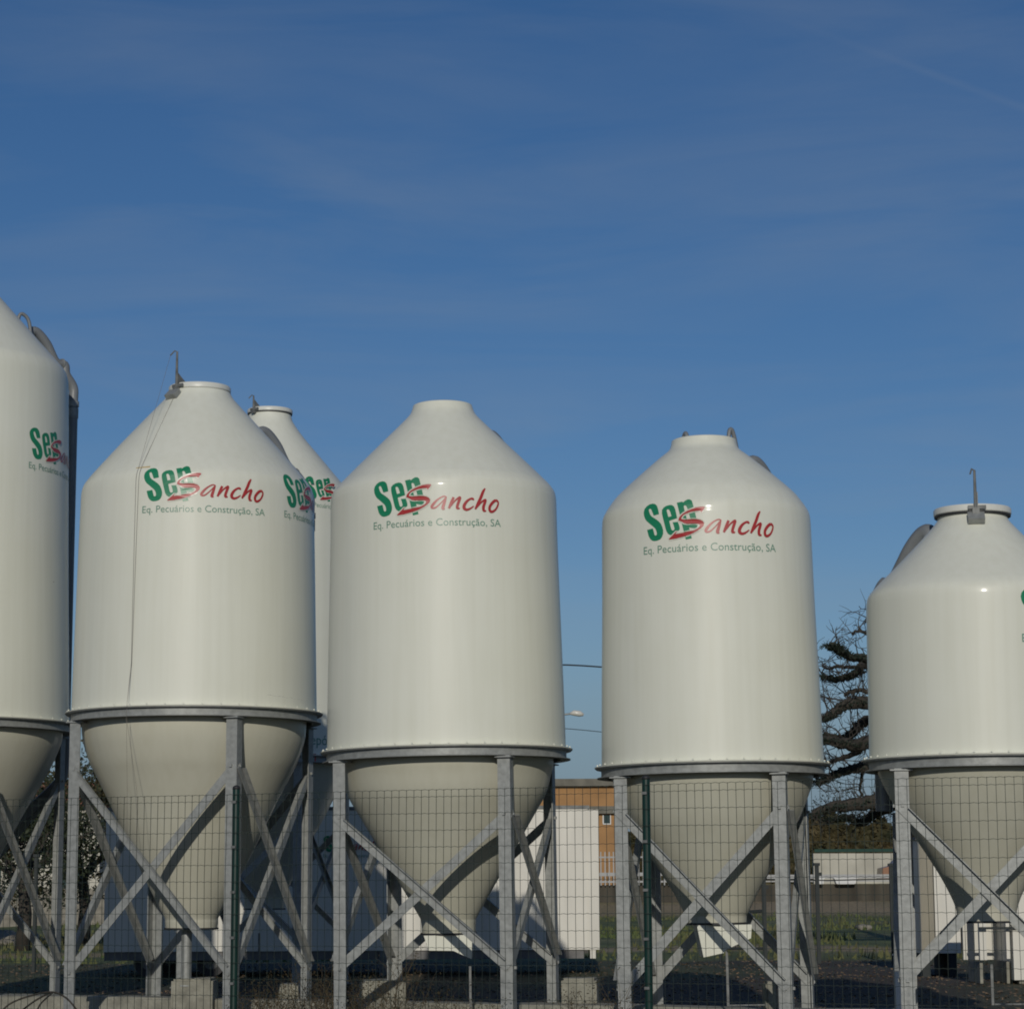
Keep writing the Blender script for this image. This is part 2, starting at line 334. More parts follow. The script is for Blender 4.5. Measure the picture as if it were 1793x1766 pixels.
# ---------------------------------------------------------------- the printed logo, traced once, unwrapped to (arc, height) metres
A0 = lambda x, y: (1120 + x / 13.79, 860 + y / 13.79)
B0 = lambda x, y: (1230 + x / 12.807, 870 + y / 12.807)
LD, LR = 18.3, 0.792                                      # distance and radius of the silo it was measured on
LAX = at(1240.5, 925, LD).x
def unwrap(px, py):
    d = ray(px, py); o = EYE
    ox, oy = o.x - LAX, o.y - LD
    a = d.x ** 2 + d.y ** 2; b = 2 * (ox * d.x + oy * d.y); c = ox * ox + oy * oy - LR * LR
    disc = max(0, b * b - 4 * a * c); t = (-b - math.sqrt(disc)) / (2 * a)
    p = o + d * t
    return (math.atan2(p.x - LAX, -(p.y - LD)) * LR, p.z)
S0, Z0 = unwrap(1243, 920)
def un(pts, conv): return [(lambda q: (q[0] - S0, q[1] - Z0))(unwrap(*conv(*p[:2]))) for p in pts]
G_S = un([(492,540),(478,470),(460,395),(430,330),(380,290),(320,282),(250,300),(185,350),(140,420),(125,500),(135,580),(160,650),(200,710),(270,770),(340,830),(400,885),(430,950),(440,1010),(430,1050),(405,1058),(385,1040),(370,980),(345,885),(210,920),(225,990),(250,1080),(285,1140),(330,1180),(380,1192),(450,1180),(520,1150),(565,1090),(590,1010),(590,930),(570,850),(535,770),(480,710),(400,650),(320,600),(280,550),(255,480),(245,430),(262,408),(290,410),(310,440),(335,500),(365,575)], A0)
G_e = un([(925,640),(905,540),(880,430),(850,360),(800,322),(740,318),(660,340),(600,380),(560,440),(560,520),(580,620),(610,740),(640,860),(665,950),(700,1010),(750,1045),(800,1050),(870,1015),(930,970),(985,915),(985,860),(965,790),(940,730),(815,740),(840,810),(862,890),(850,925),(820,938),(797,930),(780,890),(755,790),(735,705)], A0)
G_eh = un([(672,445),(695,422),(732,435),(760,490),(790,590),(715,612),(695,540)], A0)
G_p = un([(910,265),(1045,235),(1060,260),(1110,215),(1170,180),(1230,182),(1275,215),(1300,290),(1330,400),(1355,500),(1380,610),(1402,700),(1415,800),(1400,860),(1345,888),(1280,882),(1212,868),(1245,1010),(1275,1130),(1130,1160),(1100,1040),(1060,870),(1020,700),(985,540),(950,400)], A0)
G_ph = un([(1082,345),(1110,325),(1145,345),(1170,400),(1200,500),(1235,620),(1262,740),(1250,785),(1215,795),(1190,770),(1165,690),(1130,560),(1100,440)], A0)
R_S = un([(1030,665),(1120,680),(1200,672),(1300,665),(1400,668),(1480,685),(1540,715),(1575,770),(1560,830),(1510,880),(1440,930),(1340,990),(1200,1050),(1050,1095),(900,1135),(740,1160),(725,1145),(780,1090),(850,1020),(895,970),(930,960),(905,990),(880,1025),(960,1015),(1060,995),(1180,965),(1290,945),(1370,915),(1430,880),(1465,840),(1465,805),(1430,782),(1360,772),(1260,775),(1160,778),(1090,765),(1030,725),(955,695),(970,635),(1010,580),(1080,520),(1180,460),(1280,420),(1380,385),(1480,367),(1560,365),(1598,378),(1570,430),(1530,480),(1500,510),(1485,470),(1400,465),(1300,480),(1200,510),(1120,545),(1070,575),(1040,615),(1028,642)], A0)
_st = {
 'a1': [(435,520,30),(370,500,32),(280,540,38),(190,610,52),(120,690,66),(85,750,62),(110,780,46),(180,765,42),(260,700,32),(340,620,28),(400,545,28)],
 'a2': [(425,520,38),(395,620,62),(360,730,76),(350,790,70),(395,803,30)],
 'n1': [(600,525,58),(560,620,68),(520,720,64),(490,790,52)],
 'n2': [(492,785,35),(560,700,36),(640,600,38),(720,540,52),(748,540,62),(722,620,68),(690,720,68),(688,785,66),(745,792,28)],
 'c1': [(1055,600,40),(1035,568,56),(980,570,48),(900,630,62),(845,720,76),(845,790,76),(900,825,62),(980,800,46),(1060,740,24)],
 'h1': [(1310,325,30),(1265,400,66),(1215,540,72),(1150,690,68),(1095,815,46)],
 'h2': [(1097,812,30),(1170,720,36),(1250,630,42),(1318,598,56),(1305,660,68),(1275,760,72),(1283,848,66),(1335,862,28)]}
STROKES = []
for k, pts in _st.items():
    u = un(pts, B0); STROKES.append((u, [w * (1 / 12.807) * LD * 0.955 / F for _, _, w in pts], False))
_o = [(1540,612,62),(1470,665,68),(1412,760,68),(1412,845,68),(1455,882,62),(1530,835,48),(1578,740,46),(1588,660,44)]
STROKES.append((un(_o, B0), [w / 12.807 * LD * 0.955 / F for _, _, w in _o], True))
TX0 = un([(133, 1556)], A0)[0]; TX1 = un([(1650, 1212)], B0)[0]
TCAP = 14.6 * LD * 0.955 / F

_textcache = {}
def text_mesh(body, width, cap):
    """vertices (x, y) and faces of a line of text: baseline y = 0, x from 0 to width, capitals `cap` high"""
    if body not in _textcache:
        cu = bpy.data.curves.new('lettering', 'FONT'); cu.body = body; cu.resolution_u = 3; cu.offset = 0.0
        o = bpy.data.objects.new('lettering', cu); C.objects.link(o)
        bpy.context.view_layer.update()
        dg = bpy.context.evaluated_depsgraph_get(); me = o.evaluated_get(dg).to_mesh()
        _textcache[body] = ([(v.co.x, v.co.y) for v in me.vertices], [tuple(p.vertices) for p in me.polygons])
        o.evaluated_get(dg).to_mesh_clear(); bpy.data.objects.remove(o); bpy.data.curves.remove(cu)
    vs, fs = _textcache[body]
    x0 = min(v[0] for v in vs); x1 = max(v[0] for v in vs)
    return [((x - x0) / (x1 - x0) * width, y / 0.73 * cap) for x, y in vs], fs

def logo_mesh(place):
    """place(s, z, lift) -> 3D point"""
    m = MB()
    def fill(loops, lift, mi):
        m.mi = mi
        flat = [q for l in loops for q in l]
        tris = geometry.tessellate_polygon([[Vector((x, y, 0)) for x, y in l] for l in loops])
        out = []
        for t in tris:
            a, b, c = [flat[i] for i in t]
            if (b[0] - a[0]) * (c[1] - a[1]) - (b[1] - a[1]) * (c[0] - a[0]) < 0: t = t[::-1]
            out.append(t)
        m.add([place(x, y, lift) for x, y in flat], out)
    def offset(l, d):
        ar = sum(l[i][0] * l[(i + 1) % len(l)][1] - l[(i + 1) % len(l)][0] * l[i][1] for i in range(len(l)))
        sg = 1 if ar > 0 else -1; out = []
        for i in range(len(l)):
            a, b = Vector(l[i - 1]), Vector(l[(i + 1) % len(l)]); t = (b - a).normalized()
            out.append((l[i][0] + t.y * d * sg, l[i][1] - t.x * d * sg))
        return out
    fill([G_S], 0.0020, 0); fill([G_e, G_eh], 0.0020, 0); fill([G_p, G_ph], 0.0023, 0)
    fill([offset(R_S, 0.0085)], 0.0040, 2)
    fill([R_S], 0.0060, 1)
    for i, (u, w, closed) in enumerate(STROKES):
        pts = [Vector((a, b, c)) for (a, b), c in zip(u, w)]
        if closed: pts = pts + [pts[0]]
        sp = smoothline(pts, 4) if not closed else smoothline([pts[-2]] + pts + [pts[1]], 4)[4:-4]
        m.mi = 1; vs = []
        for k, q in enumerate(sp):
            a, b = sp[max(k - 1, 0)], sp[min(k + 1, len(sp) - 1)]
            t = Vector((b.x - a.x, b.y - a.y)).normalized()
            vs.append(place(q.x + t.y * q.z / 2, q.y - t.x * q.z / 2, 0.0030 + 0.0004 * i)); vs.append(place(q.x - t.y * q.z / 2, q.y + t.x * q.z / 2, 0.0030 + 0.0004 * i))
        m.add(vs, [(2 * k, 2 * k + 2, 2 * k + 3, 2 * k + 1) for k in range(len(sp) - 1)])
    tv, tf = text_mesh('Eq. Pecuários e Construção, SA', TX1[0] - TX0[0], TCAP)
    m.mi = 3
    m.add([place(TX0[0] + x, (TX0[1] + TX1[1]) / 2 + y, 0.0026) for x, y in tv], tf)
    return m
LOGOMATS = [M['green'], M['red'], M['cream'], M['greytext']]

# ---------------------------------------------------------------- silos
GRP = 'white feed silos standing in a row behind the wire fence'
def make_silo(label, ringpx, D, topprof, hopprof, legrot, legR, ringz_py, brace, logos, lid=None, pipe=None, vents=(), chute=None, post=None, drop=None, rope=False, foot=PAD, text=None, tilt=0.0):
    """topprof / hopprof: (pixel row, half width in pixels) of the silhouette, turned into metres at distance D"""
    ax = at(ringpx, ringz_py, D); X = ax.x
    base = foot
    root = empty('feed_silo', (X - math.sin(R(tilt)) * (ax.z - base), D, base)); root.rotation_euler = (0, R(tilt), 0)
    tag(root, label, 'silo', GRP)
    def rz(py, half):
        # the point on the axis that this row shows
        d = None
        for _ in range(4):
            px = ringpx if d is None else d
            p = at(px, py, D)
            # pixel column of the axis on that row
            q = CAMROT.transposed() @ (Vector((X, D, p.z)) - EYE); d = W / 2 + F * q.x / -q.z
        return (half * camdepth(Vector((X, D, p.z))) / F, p.z - base)
    top = [rz(*t) for t in topprof]          # from ring upwards
    hop = [rz(*t) for t in hopprof]          # from ring downwards
    Rb, zb = top[0]
    ztop_ring = zb
    # rounded shoulder: find the row index of the shoulder (first slope change) given by marker
    cyl = [t for t in top if t[0] > Rb * 0.90]
    roof = top[len(cyl) - 1:]
    cs = smoothline([Vector((r, z, 0)) for r, z in cyl], 6); rs = smoothline([Vector((r, z, 0)) for r, z in roof], 4)
    m = MB()
    m.lathe([(Rb + 0.052, zb - 0.012), (Rb + 0.054, zb - 0.004), (Rb + 0.0002, zb + 0.0012)] + [(v.x, v.y) for v in cs][1:], 128)
    for k in range(44):
        a = 2 * math.pi * (k + 0.3) / 44
        c = Vector(((Rb + 0.034) * math.cos(a), (Rb + 0.034) * math.sin(a), zb + 0.010))
        m.box(c, (0.010, 0.012, 0.009), (Vector((math.cos(a), math.sin(a), 0)), Vector((-math.sin(a), math.cos(a), 0)), Vector((0, 0, 1))))
    m.build('cylinder_body', M['gel'], root, smooth=True, angle=35)
    m = MB(); rp_ = [(v.x, v.y) for v in rs]
    m.lathe(rp_, 128)
    nr, nzt = rp_[-1]
    if lid is None:   # open moulded neck with a closed plate a little below the rim
        m.lathe([(nr, nzt), (nr - 0.012, nzt + 0.006), (nr - 0.02, nzt - 0.004), (nr - 0.02, nzt - 0.05)], 96)
        m.lathe([(nr - 0.02, nzt - 0.05), (0.001, nzt - 0.05)], 96)
    m.build('roof_cone', M['gel'], root, smooth=True, angle=40)
    hs_ = smoothline([Vector((r, z, 0)) for r, z in hop], 4)
    m = MB(); hp = [(v.x, v.y) for v in hs_]
    m.lathe([(Rb - 0.005, zb - 0.014), (hp[0][0] + 0.01, zb - 0.03)] + hp, 128)
    m.lathe([(hp[-1][0], hp[-1][1]), (hp[-1][0] - 0.02, hp[-1][1] + 0.0)], 96)
    m.build('hopper', M['hopper_gel'], root, smooth=True, angle=40)
    # galvanised channel ring
    m = MB(); a_ = Rb + 0.050; w_ = Rb + 0.004; zt = zb - 0.014; h_ = 0.075
    m.lathe([(Rb - 0.01, zt), (a_ - 0.006, zt), (a_ - 0.006, zt - 0.006), (w_, zt - 0.010), (w_, zt - h_ + 0.010), (a_ - 0.014, zt - h_ + 0.006), (a_ - 0.014, zt - h_), (Rb - 0.04, zt - h_), (Rb - 0.01, zt)], 128)
    m.build('ring_beam', M['galv'], root, smooth=True, angle=25)
    zr = zt - h_
    # legs
    ang = [R(legrot + 90 * k) for k in range(4)]
    P = [Vector((legR * math.cos(a), legR * math.sin(a), 0)) for a in ang]
    for k in range(4):
        p = P[k]; u = (P[(k + 1) % 4] - p).normalized(); v = (P[(k - 1) % 4] - p).normalized(); w = 0.098; t = 0.009
        m = MB()
        pts = [p, p + u * w, p + u * w + v * t, p + u * t + v * t, p + u * t + v * w, p + v * w]
        m.prism([(q.x, q.y) for q in pts], 0.012, zr - 0.001)
        c = p + (u + v) * (w * 0.5)
        m.box((c.x, c.y, 0.006), (0.20, 0.20, 0.012), (u, v, Vector((0, 0, 1))))
        m.box((c.x, c.y, zr - 0.012), (w + 0.06, w + 0.03, 0.010), (u, v, Vector((0, 0, 1))))
        for zz in (brace[0] - base, brace[1] - base):
            for q, ax2 in ((p + u * 0.05, v), (p + v * 0.05, u)):
                m.box((q.x - ax2.x * 0.006, q.y - ax2.y * 0.006, zz), (0.022, 0.022, 0.022), (u, v, Vector((0, 0, 1))))
        m.build('leg', M['galv'], root)
    for k in range(4):
        p, q = P[k], P[(k + 1) % 4]; d = (q - p).normalized(); nrm = -((p + q) / 2).normalized() * -1
        z1, z0 = brace[0] - base, brace[1] - base
        for (a, b, off, lip) in ((Vector((p.x, p.y, z1)) + d * 0.03, Vector((q.x, q.y, z0)) - d * 0.03, 0.006, 1), (Vector((p.x, p.y, z0)) + d * 0.03, Vector((q.x, q.y, z1)) - d * 0.03, -0.016, -1)):
            m = MB(); dd = (b - a).normalized(); ww = nrm.cross(dd).normalized()
            if ww.z < 0: ww = -ww
            c = (a + b) / 2 + nrm * off; Ln = (b - a).length
            m.box(c, (Ln, 0.071, 0.006), (dd, ww, nrm))
            m.box(c + ww * 0.0325 + nrm * (lip * 0.0205), (Ln - 0.11, 0.006, 0.034), (dd, ww, nrm))
            m.build('brace', M['galv'], root)
    # logos: angle of the logo's centre as seen from the front, 0 = straight towards -Y, positive to the right
    def wrap(th0, zc, sca):
        # radius at each height, from the profile
        def rad(z):
            for (r0, z0), (r1, z1) in zip(cyl_s, cyl_s[1:]):
                if z0 <= z <= z1: return r0 + (r1 - r0) * (z - z0) / (z1 - z0)
            return cyl_s[-1][0] if z > cyl_s[-1][1] else cyl_s[0][0]
        def place(s, z, lift):
            zz = zc + z * sca; r = rad(zz) + lift; th = th0 + s * sca / Rm
            return Vector((r * math.sin(th), -r * math.cos(th), zz))
        return place
    cyl_s = [(v.x, v.y) for v in cs]
    Rm = sum(r for r, _ in cyl) / len(cyl)
    for (th0, zpy, sca, full) in logos:
        # zpy: row of the logo centre where it sits on the front of the shell
        yf = D - Rm * math.cos(R(th0)); zc = at(ringpx, zpy, yf).z - base
        o = logo_mesh(wrap(R(th0), zc, sca)).build('logo', LOGOMATS, root)
    if text:
        th0, zpy, wd, cap, s, red = text
        yf = D - Rm * math.cos(R(th0)); zc = at(ringpx, zpy, yf).z - base
        pl = wrap(R(th0), zc, 1.0); tv, tf = text_mesh(s, wd, cap); m = MB()
        m.add([pl(x, y, 0.004) for x, y in tv], tf)
        m.build('lettering', M['greytext'], root); m = MB()
        m.add([pl(a, b, 0.004) for a, b in ((0.10, -0.17), (0.17, -0.19), (0.24, -0.15), (0.17, -0.10), (0.12, -0.11))], [(0, 1, 2, 3, 4)])
        m.build('emblem', M['red'], root)
    # lid with lever
    if lid:
        lr, hx, mast, plate = lid      # lid radius px->m given; lever position; mast height; plate
        m = MB()
        m.lathe([(nr + 0.004, nzt - 0.001), (lr - 0.006, nzt - 0.002)], 64)
        m.lathe([(lr - 0.006, nzt - 0.002), (lr, nzt + 0.004), (lr + 0.001, nzt + 0.038), (lr - 0.006, nzt + 0.048), (lr * 0.8, nzt + 0.052), (lr * 0.3, nzt + 0.058), (0.001, nzt + 0.060)], 96)
        m.build('lid', M['lidwhite'], root, smooth=True, angle=40)
        m = MB(); m.lathe([(nr + 0.003, nzt - 0.016), (lr - 0.004, nzt - 0.014), (lr - 0.004, nzt - 0.003), (nr + 0.003, nzt - 0.003)], 96)  # black ring added for the dark shade in the gap under the lid
        m.build('lid_gap_shade', M['black'], root, smooth=True, angle=40)
        ph = R(hx)                               # 0 = front
        o_ = Vector((math.sin(ph), -math.cos(ph), 0)); s_ = Vector((math.cos(ph), math.sin(ph), 0)); up = Vector((0, 0, 1))
        m = MB()
        e = o_ * (lr + 0.012) + up * (nzt + 0.02)
        m.tube([e + up * -0.03, e + up * mast], [0.014, 0.009], 8)
        m.tube([e + up * (mast - 0.004), e + up * (mast + 0.008) - s_ * 0.02 + o_ * 0.01, e + up * (mast - 0.035) - s_ * 0.035 + o_ * 0.045], 0.006, 6)
        m.box(e + up * 0.0 + s_ * 0.01 - o_ * 0.002, (0.13, 0.010, 0.026), (s_, o_, up))
        m.slab([e + s_ * 0.012 + up * 0.02, e + s_ * 0.012 + up * 0.11, e + s_ * 0.012 - o_ * 0.10 + up * 0.035], s_ * 0.006)
        m.box(e - up * 0.028, (0.05, 0.04, 0.045), (s_, o_, up))
        m.build('opening_lever', M['galv_dark'], root)
        if plate:
            m = MB(); slp = Vector((o_.x * 0.72, o_.y * 0.72, -0.69)).normalized(); nn = slp.cross(s_).normalized()
            if nn.z < 0: nn = -nn
            m.box(o_ * (nr + 0.045) + up * (nzt - 0.075) + nn * 0.02, (0.12, 0.085, 0.045), (s_, slp, nn))
            m.build('counterweight', M['galv'], root)
        if rope:
            tip = e + up * (mast - 0.035) - s_ * 0.035 + o_ * 0.045
            for dth, nme in ((0.0, 0), (1.6, 1)):
                def cp(th, r, z): return Vector((r * math.sin(R(th)), -r * math.cos(R(th)), z))
                zs = cyl_s[-1][1]
                pts = [tip if nme == 0 else e - up * 0.05, cp(-23.0 + dth, cyl_s[-1][0] + 0.012, zs + 0.01), *[cp(-23.2 + 0.8 * (zs - z_) / (zs - zb) + dth * (1 - (zs - z_) / (zs - zb)), r_ + 0.008, z_) for r_, z_ in cyl_s[::-1][2:] if z_ > zb + .15], cp(-22.3, Rb + 0.06, zb + 0.01), cp(-22.3, Rb + 0.065, zb - 0.1), cp(-22.6 + dth * 3, Rb + 0.02, zb - 0.7), cp(-22.9 + dth * 3, Rb, zb - 1.1)]
                m = MB(); m.tube(pts, 0.0013, 5); m.build('pull_rope', M['rope'], root)
    if rope:   # hairline crack above the ring and a strip of old tape on the shoulder
        m = MB(); m.tube([Vector(((Rb * .9955 + .001) * math.sin(R(t)), -(Rb * .9955 + .001) * math.cos(R(t)), zb + .095 - (t - 42) * .0007 + .003 * math.sin(t * .9))) for t in range(42, 84, 2)], 0.0022, 5); m.build('crack', M['rope'], root)
        m = MB(); z_ = cyl_s[-1][1] - .004; r_ = cyl_s[-1][0] + .004
        m.add([Vector((r_ * math.sin(R(t)), -r_ * math.cos(R(t)), z_ + o + (t + 23) * .0006)) for t in (-25, -22, -19, -17) for o in (-.004, .006)], [(2 * k, 2 * k + 2, 2 * k + 3, 2 * k + 1) for k in range(3)]); m.build('tape', M['tape'], root)
    # fill pipe running over the roof and down the shell
    def roofz(r):
        for (r0, z0), (r1, z1) in zip(rp_, rp_[1:]):
            if r1 <= r <= r0: return z0 + (z1 - z0) * (r0 - r) / max(1e-6, r0 - r1)
        return rp_[0][1]
    if pipe:
        phi, re, pr, hk, mk = pipe
        c_, s2 = math.cos(R(phi)), math.sin(R(phi))
        def q(r, z): return Vector((r * c_, r * s2, z))
        sh = cyl_s[-1]; off = pr + 0.055; rv = Rb + off; zt2 = sh[1]
        def g(r, h): return q(r, roofz(r) + h)
        pts = [g(re - 0.20, -0.02), g(re - 0.205, 0.14 * hk), g(re - 0.14, 0.25 * hk), g(re - 0.03, 0.275 * hk), g(re + 0.07, 0.225 * hk), q((re + rv) / 2 + 0.03, (roofz(re) + zt2) / 2 + mk), q(rv - 0.085, zt2 + 0.115), q(rv - 0.005, zt2 + 0.0), q(rv, zt2 - 0.14), q(rv, zt2 - 0.5), q(rv, zb + 0.2), q(rv, zb - 0.35)]
        if 'sweep' in (post or {}):
            pts += [q(rv - 0.10, zb - 0.55), q(rv * 0.5, zb - 0.98)]
        sm = smoothline(pts, 5); m = MB(); m.tube(sm, pr, 14); m.build('fill_pipe', M['pvc'], root, smooth=True, angle=50)
        zc = zt2 - 0.14
        for za, zb3, dr in ((zc, zc - 0.05, 0.010), (zc - 0.065, zc - 0.16, 0.006)):
            m = MB(); m.tube([q(rv, za), q(rv, zb3)], pr + dr, 14); m.build('pipe_collar', M['galv'], root, smooth=True, angle=50)
        m = MB(); m.tube([sm[23], sm[24]], pr + 0.007, 14); m.build('pipe_collar', M['galv'], root, smooth=True, angle=50)
        for zz in (zb + 0.25, (zb + sh[1]) / 2, sh[1] - 0.3):
            m = MB(); m.tube([q(cyl[-1][0] * .9, zz), q(rv, zz)], 0.010, 6); m.build('pipe_bracket', M['galv_dark'], root)
    for (phi, r0, hgt, span) in vents:
        c_, s2 = math.cos(R(phi)), math.sin(R(phi))
        def q(r, z): return Vector((r * c_, r * s2, z))
        m = MB(); m.tube(smoothline([q(r0, roofz(r0) - 0.02), q(r0 + span * .15, roofz(r0) + hgt * 0.9), q(r0 + span * .45, roofz(r0) + hgt), q(r0 + span * 0.8, roofz(r0) + hgt * .35), q(r0 + span, roofz(r0 + span) - 0.01)], 5), 0.017, 8)
        m.build('vent_pipe', M['pvc'], root, smooth=True)
    # discharge boot
    hb = hp[-1][1]; hr = hp[-1][0]
    m = MB(); m.lathe([(hr + 0.012, hb + 0.003), (hr + 0.012, hb - 0.012), (0.001, hb - 0.012)], 64); m.build('outlet_flange', M['black'], root, smooth=True, angle=40)
    if chute:
        m = MB(); m.slab([Vector((x, -0.20, hb - 0.0125 + z)) for x, z in chute], (0, 0.42, 0)); m.build('discharge_boot', M['gel'], root)
    if post and 'x' in post:
        m = MB(); x = post['x']; z1 = post['z1'] - base; z0 = post['z0'] - base; w2 = post.get('w', 0.3)
        m.box((x, -0.28, (z0 + z1) / 2), (0.018, 0.018, z1 - z0)); m.box((x + (w2 / 2 + .0095) * (1 if w2 > 0 else 1), -0.28, z0 + 0.006), (abs(w2), 0.018, 0.010))
        m.build('support_frame', M['galv_dark'], root)
    if drop:
        m = MB(); m.tube([(drop[0], -0.06, hb + 0.01), (drop[0], -0.06, drop[1] - base)], 0.045, 14)
        m.tube([(drop[0], -0.06, drop[1] - base + 0.012), (drop[0], -0.06, drop[1] - base)], 0.10, 14)
        m.build('drop_pipe', M['galv'], root, smooth=True, angle=40)
    return root

# 1: cut by the left edge
make_silo('tallest white silo, half cut off by the left edge, dark pipe down its side', -98, 21.8,
    [(1266, 216), (1000, 206), (800, 200), (690, 196.5), (668, 195.5), (658, 193.8), (650, 191), (643, 186.5), (634, 178), (600, 147), (563, 113), (527, 80), (502, 57), (494, 52), (484, 51)],
    [(1290, 205), (1307, 201), (1341, 187), (1385, 164), (1432, 138), (1468, 120), (1494, 106), (1600, 58), (1622, 49), (1640, 47)],
    210, 1.155, 1266, (2.53, 0.84), [(80.5, 801, 1.0, 1)], pipe=(38, 0.95, 0.046, 1.0, .165), vents=[(30, 0.575, 0.11, 0.15)], post={'sweep': 1})
# 2
make_silo('white silo with closed lid, tall lever and a rope hanging down its front', 341, 20.5,
    [(1249, 213), (1000, 206), (900, 202.8), (876, 202), (864, 200.5), (856, 197.6), (849, 193), (842, 187.5), (830, 177.5), (784, 137), (735, 92), (706, 65), (696, 57), (688, 53)],
    [(1270, 195), (1287, 194), (1307, 190), (1336, 180), (1360, 168), (1408, 144), (1475, 113), (1540, 81), (1585, 58), (1606, 47), (1613, 46), (1624, 45)],
    206, 1.085, 1251, (2.52, 0.86), [(10.5, 858, 1.0, 1), (83, 884, 1.0, 1), (-116, 908, 1.0, 1)], lid=(0.268, -38, 0.30, True), pipe=(38, 0.82, 0.05, .84, .09), vents=[(44, 0.50, 0.10, 0.13)], drop=(-0.03, 0.735), rope=True)
# 3
make_silo('white silo with a plain open neck, centre of the row, right of the closed-lid silo', 782, 19.2,
    [(1314, 209), (1200, 206), (970, 199), (890, 197.4), (875, 196.4), (867, 194.6), (860, 190.5), (853, 185), (842, 174), (821, 153), (778, 109), (741, 71), (727, 58), (719, 54), (711, 51.5)],
    [(1338, 187), (1346, 186), (1360, 182), (1392, 173), (1431, 151), (1472, 127), (1514, 103), (1562, 75), (1604, 51), (1613, 48), (1633, 47)],
    210, 1.005, 1316, (2.08, 0.93), [(-2.6, 879, 0.99, 1)], tilt=-0.62, pipe=(44, 0.70, 0.045, .76, .07), chute=[(-0.19, 0), (0.19, 0), (0.18, -0.185), (0.04, -0.12), (-0.15, -0.115)], post={'x': 0.17, 'z1': 0.93, 'z0': 0.59, 'w': 0.3})
# 4
make_silo('white silo with pipe loops behind its open neck, green post before its left side', 1247.5, 18.3,
    [(1340, 194), (1200, 190), (1060, 185.5), (940, 182.6), (918, 181.8), (909, 180.8), (902, 178.6), (895, 174.6), (886, 168.5), (868, 154), (838, 121), (805, 82), (791, 64), (783, 58.5), (772, 56)],
    [(1364, 175), (1372, 174), (1392, 167), (1431, 151), (1466, 131), (1498, 112), (1527, 95), (1562, 74), (1596, 57), (1603, 53), (1615, 52)],
    211, 0.90, 1342, (2.09, 0.80), [(-3.0, 920, 1.0, 1)], tilt=-0.5, pipe=(41, 0.71, 0.05, .90, .10), vents=[(44, 0.285, 0.21, 0.13), (112, 0.27, 0.18, 0.14)], chute=[(-0.165, 0), (0.245, 0), (0.235, -0.10), (0.05, -0.18), (0.03, -0.205), (-0.12, -0.235)], post={'x': 0.045, 'z1': 1.06, 'z0': 0.66, 'w': 0.28})
# 5: cut by the right edge
make_silo('squat white silo with closed lid and upright lever, cut off by the right edge', 1718, 17.4,
    [(1328, 194), (1250, 192.5), (1106, 190.5), (1066, 189.8), (1054, 189), (1046, 187.3), (1039, 183.6), (1031, 177), (1017, 163), (980, 125), (943, 89), (918, 66), (910, 61), (903, 60)],
    [(1350, 180), (1356, 178), (1375, 170), (1405, 155), (1440, 135), (1470, 116), (1504, 95), (1535, 77), (1570, 60), (1590, 53), (1600, 52), (1612, 52)],
    215, 0.865, 1330, (2.08, 0.88), [(50, 1085, 1.0, 1)], lid=(0.281, -6, 0.27, True), pipe=(131, 0.60, 0.064, .72, .0), post={'x': -0.035, 'z1': 0.98, 'z0': 0.70, 'w': 0.36})
# 6: behind 2 and 3
make_silo('white silo partly hidden behind and between the two front silos, closed lid', 466, 28.0,
    [(1328, 157), (1100, 152), (940, 148), (895, 147), (878, 144), (862, 138), (850, 130), (831, 114), (800, 88), (767, 60), (742, 42), (732, 38), (725, 37)],
    [(1345, 142), (1356, 138), (1375, 130), (1400, 118), (1440, 98), (1500, 66), (1550, 44), (1570, 36), (1590, 35)],
    208, 1.06, 1330, (2.3, 1.0), [(58, 868, 0.93, 1)], lid=(0.268, -38, 0.16, False), post={'x': -0.03, 'z1': 1.05, 'z0': 0.62, 'w': -0.16}, text=(28, 1303, 0.62, 0.12, 'Depósitos', 1))

# ---------------------------------------------------------------- concrete footings and blocks
def strip(name, p0, p1, w, z0, z1, label, cat, group=None):
    p0, p1 = Vector((*p0, 0)), Vector((*p1, 0)); d = (p1 - p0).normalized(); n = Vector((-d.y, d.x, 0)); L_ = (p1 - p0).length
    m = MB(); k = 24
    # slightly broken edges
    vs = []
    for i in range(k + 1):
        c = p0 + d * (L_ * i / k); j = lambda: random.uniform(-0.012, 0.012)
        for (o, z) in ((-w / 2, z0), (-w / 2, z1 - 0.02), (-w / 2 + 0.02, z1), (w / 2, z1), (w / 2, z0)):
            q = c + n * (o + j()); vs.append((q.x, q.y, z + (j() * .5 if z > z0 else 0)))
    fs = [(i * 5 + a, (i + 1) * 5 + a, (i + 1) * 5 + (a + 1) % 5, i * 5 + (a + 1) % 5) for i in range(k) for a in range(5)]
    fs += [(0, 1, 2, 3, 4), tuple(k * 5 + a for a in (4, 3, 2, 1, 0))]
    m.add(vs, fs); return tag(m.build(name, M['concrete']), label, cat, group)
strip('concrete_kerb', (-7.5, 23.15), (7.0, 16.0), 0.34, 0.2, 0.625, 'long pale concrete kerb running under the rear legs of the silos', 'kerb')
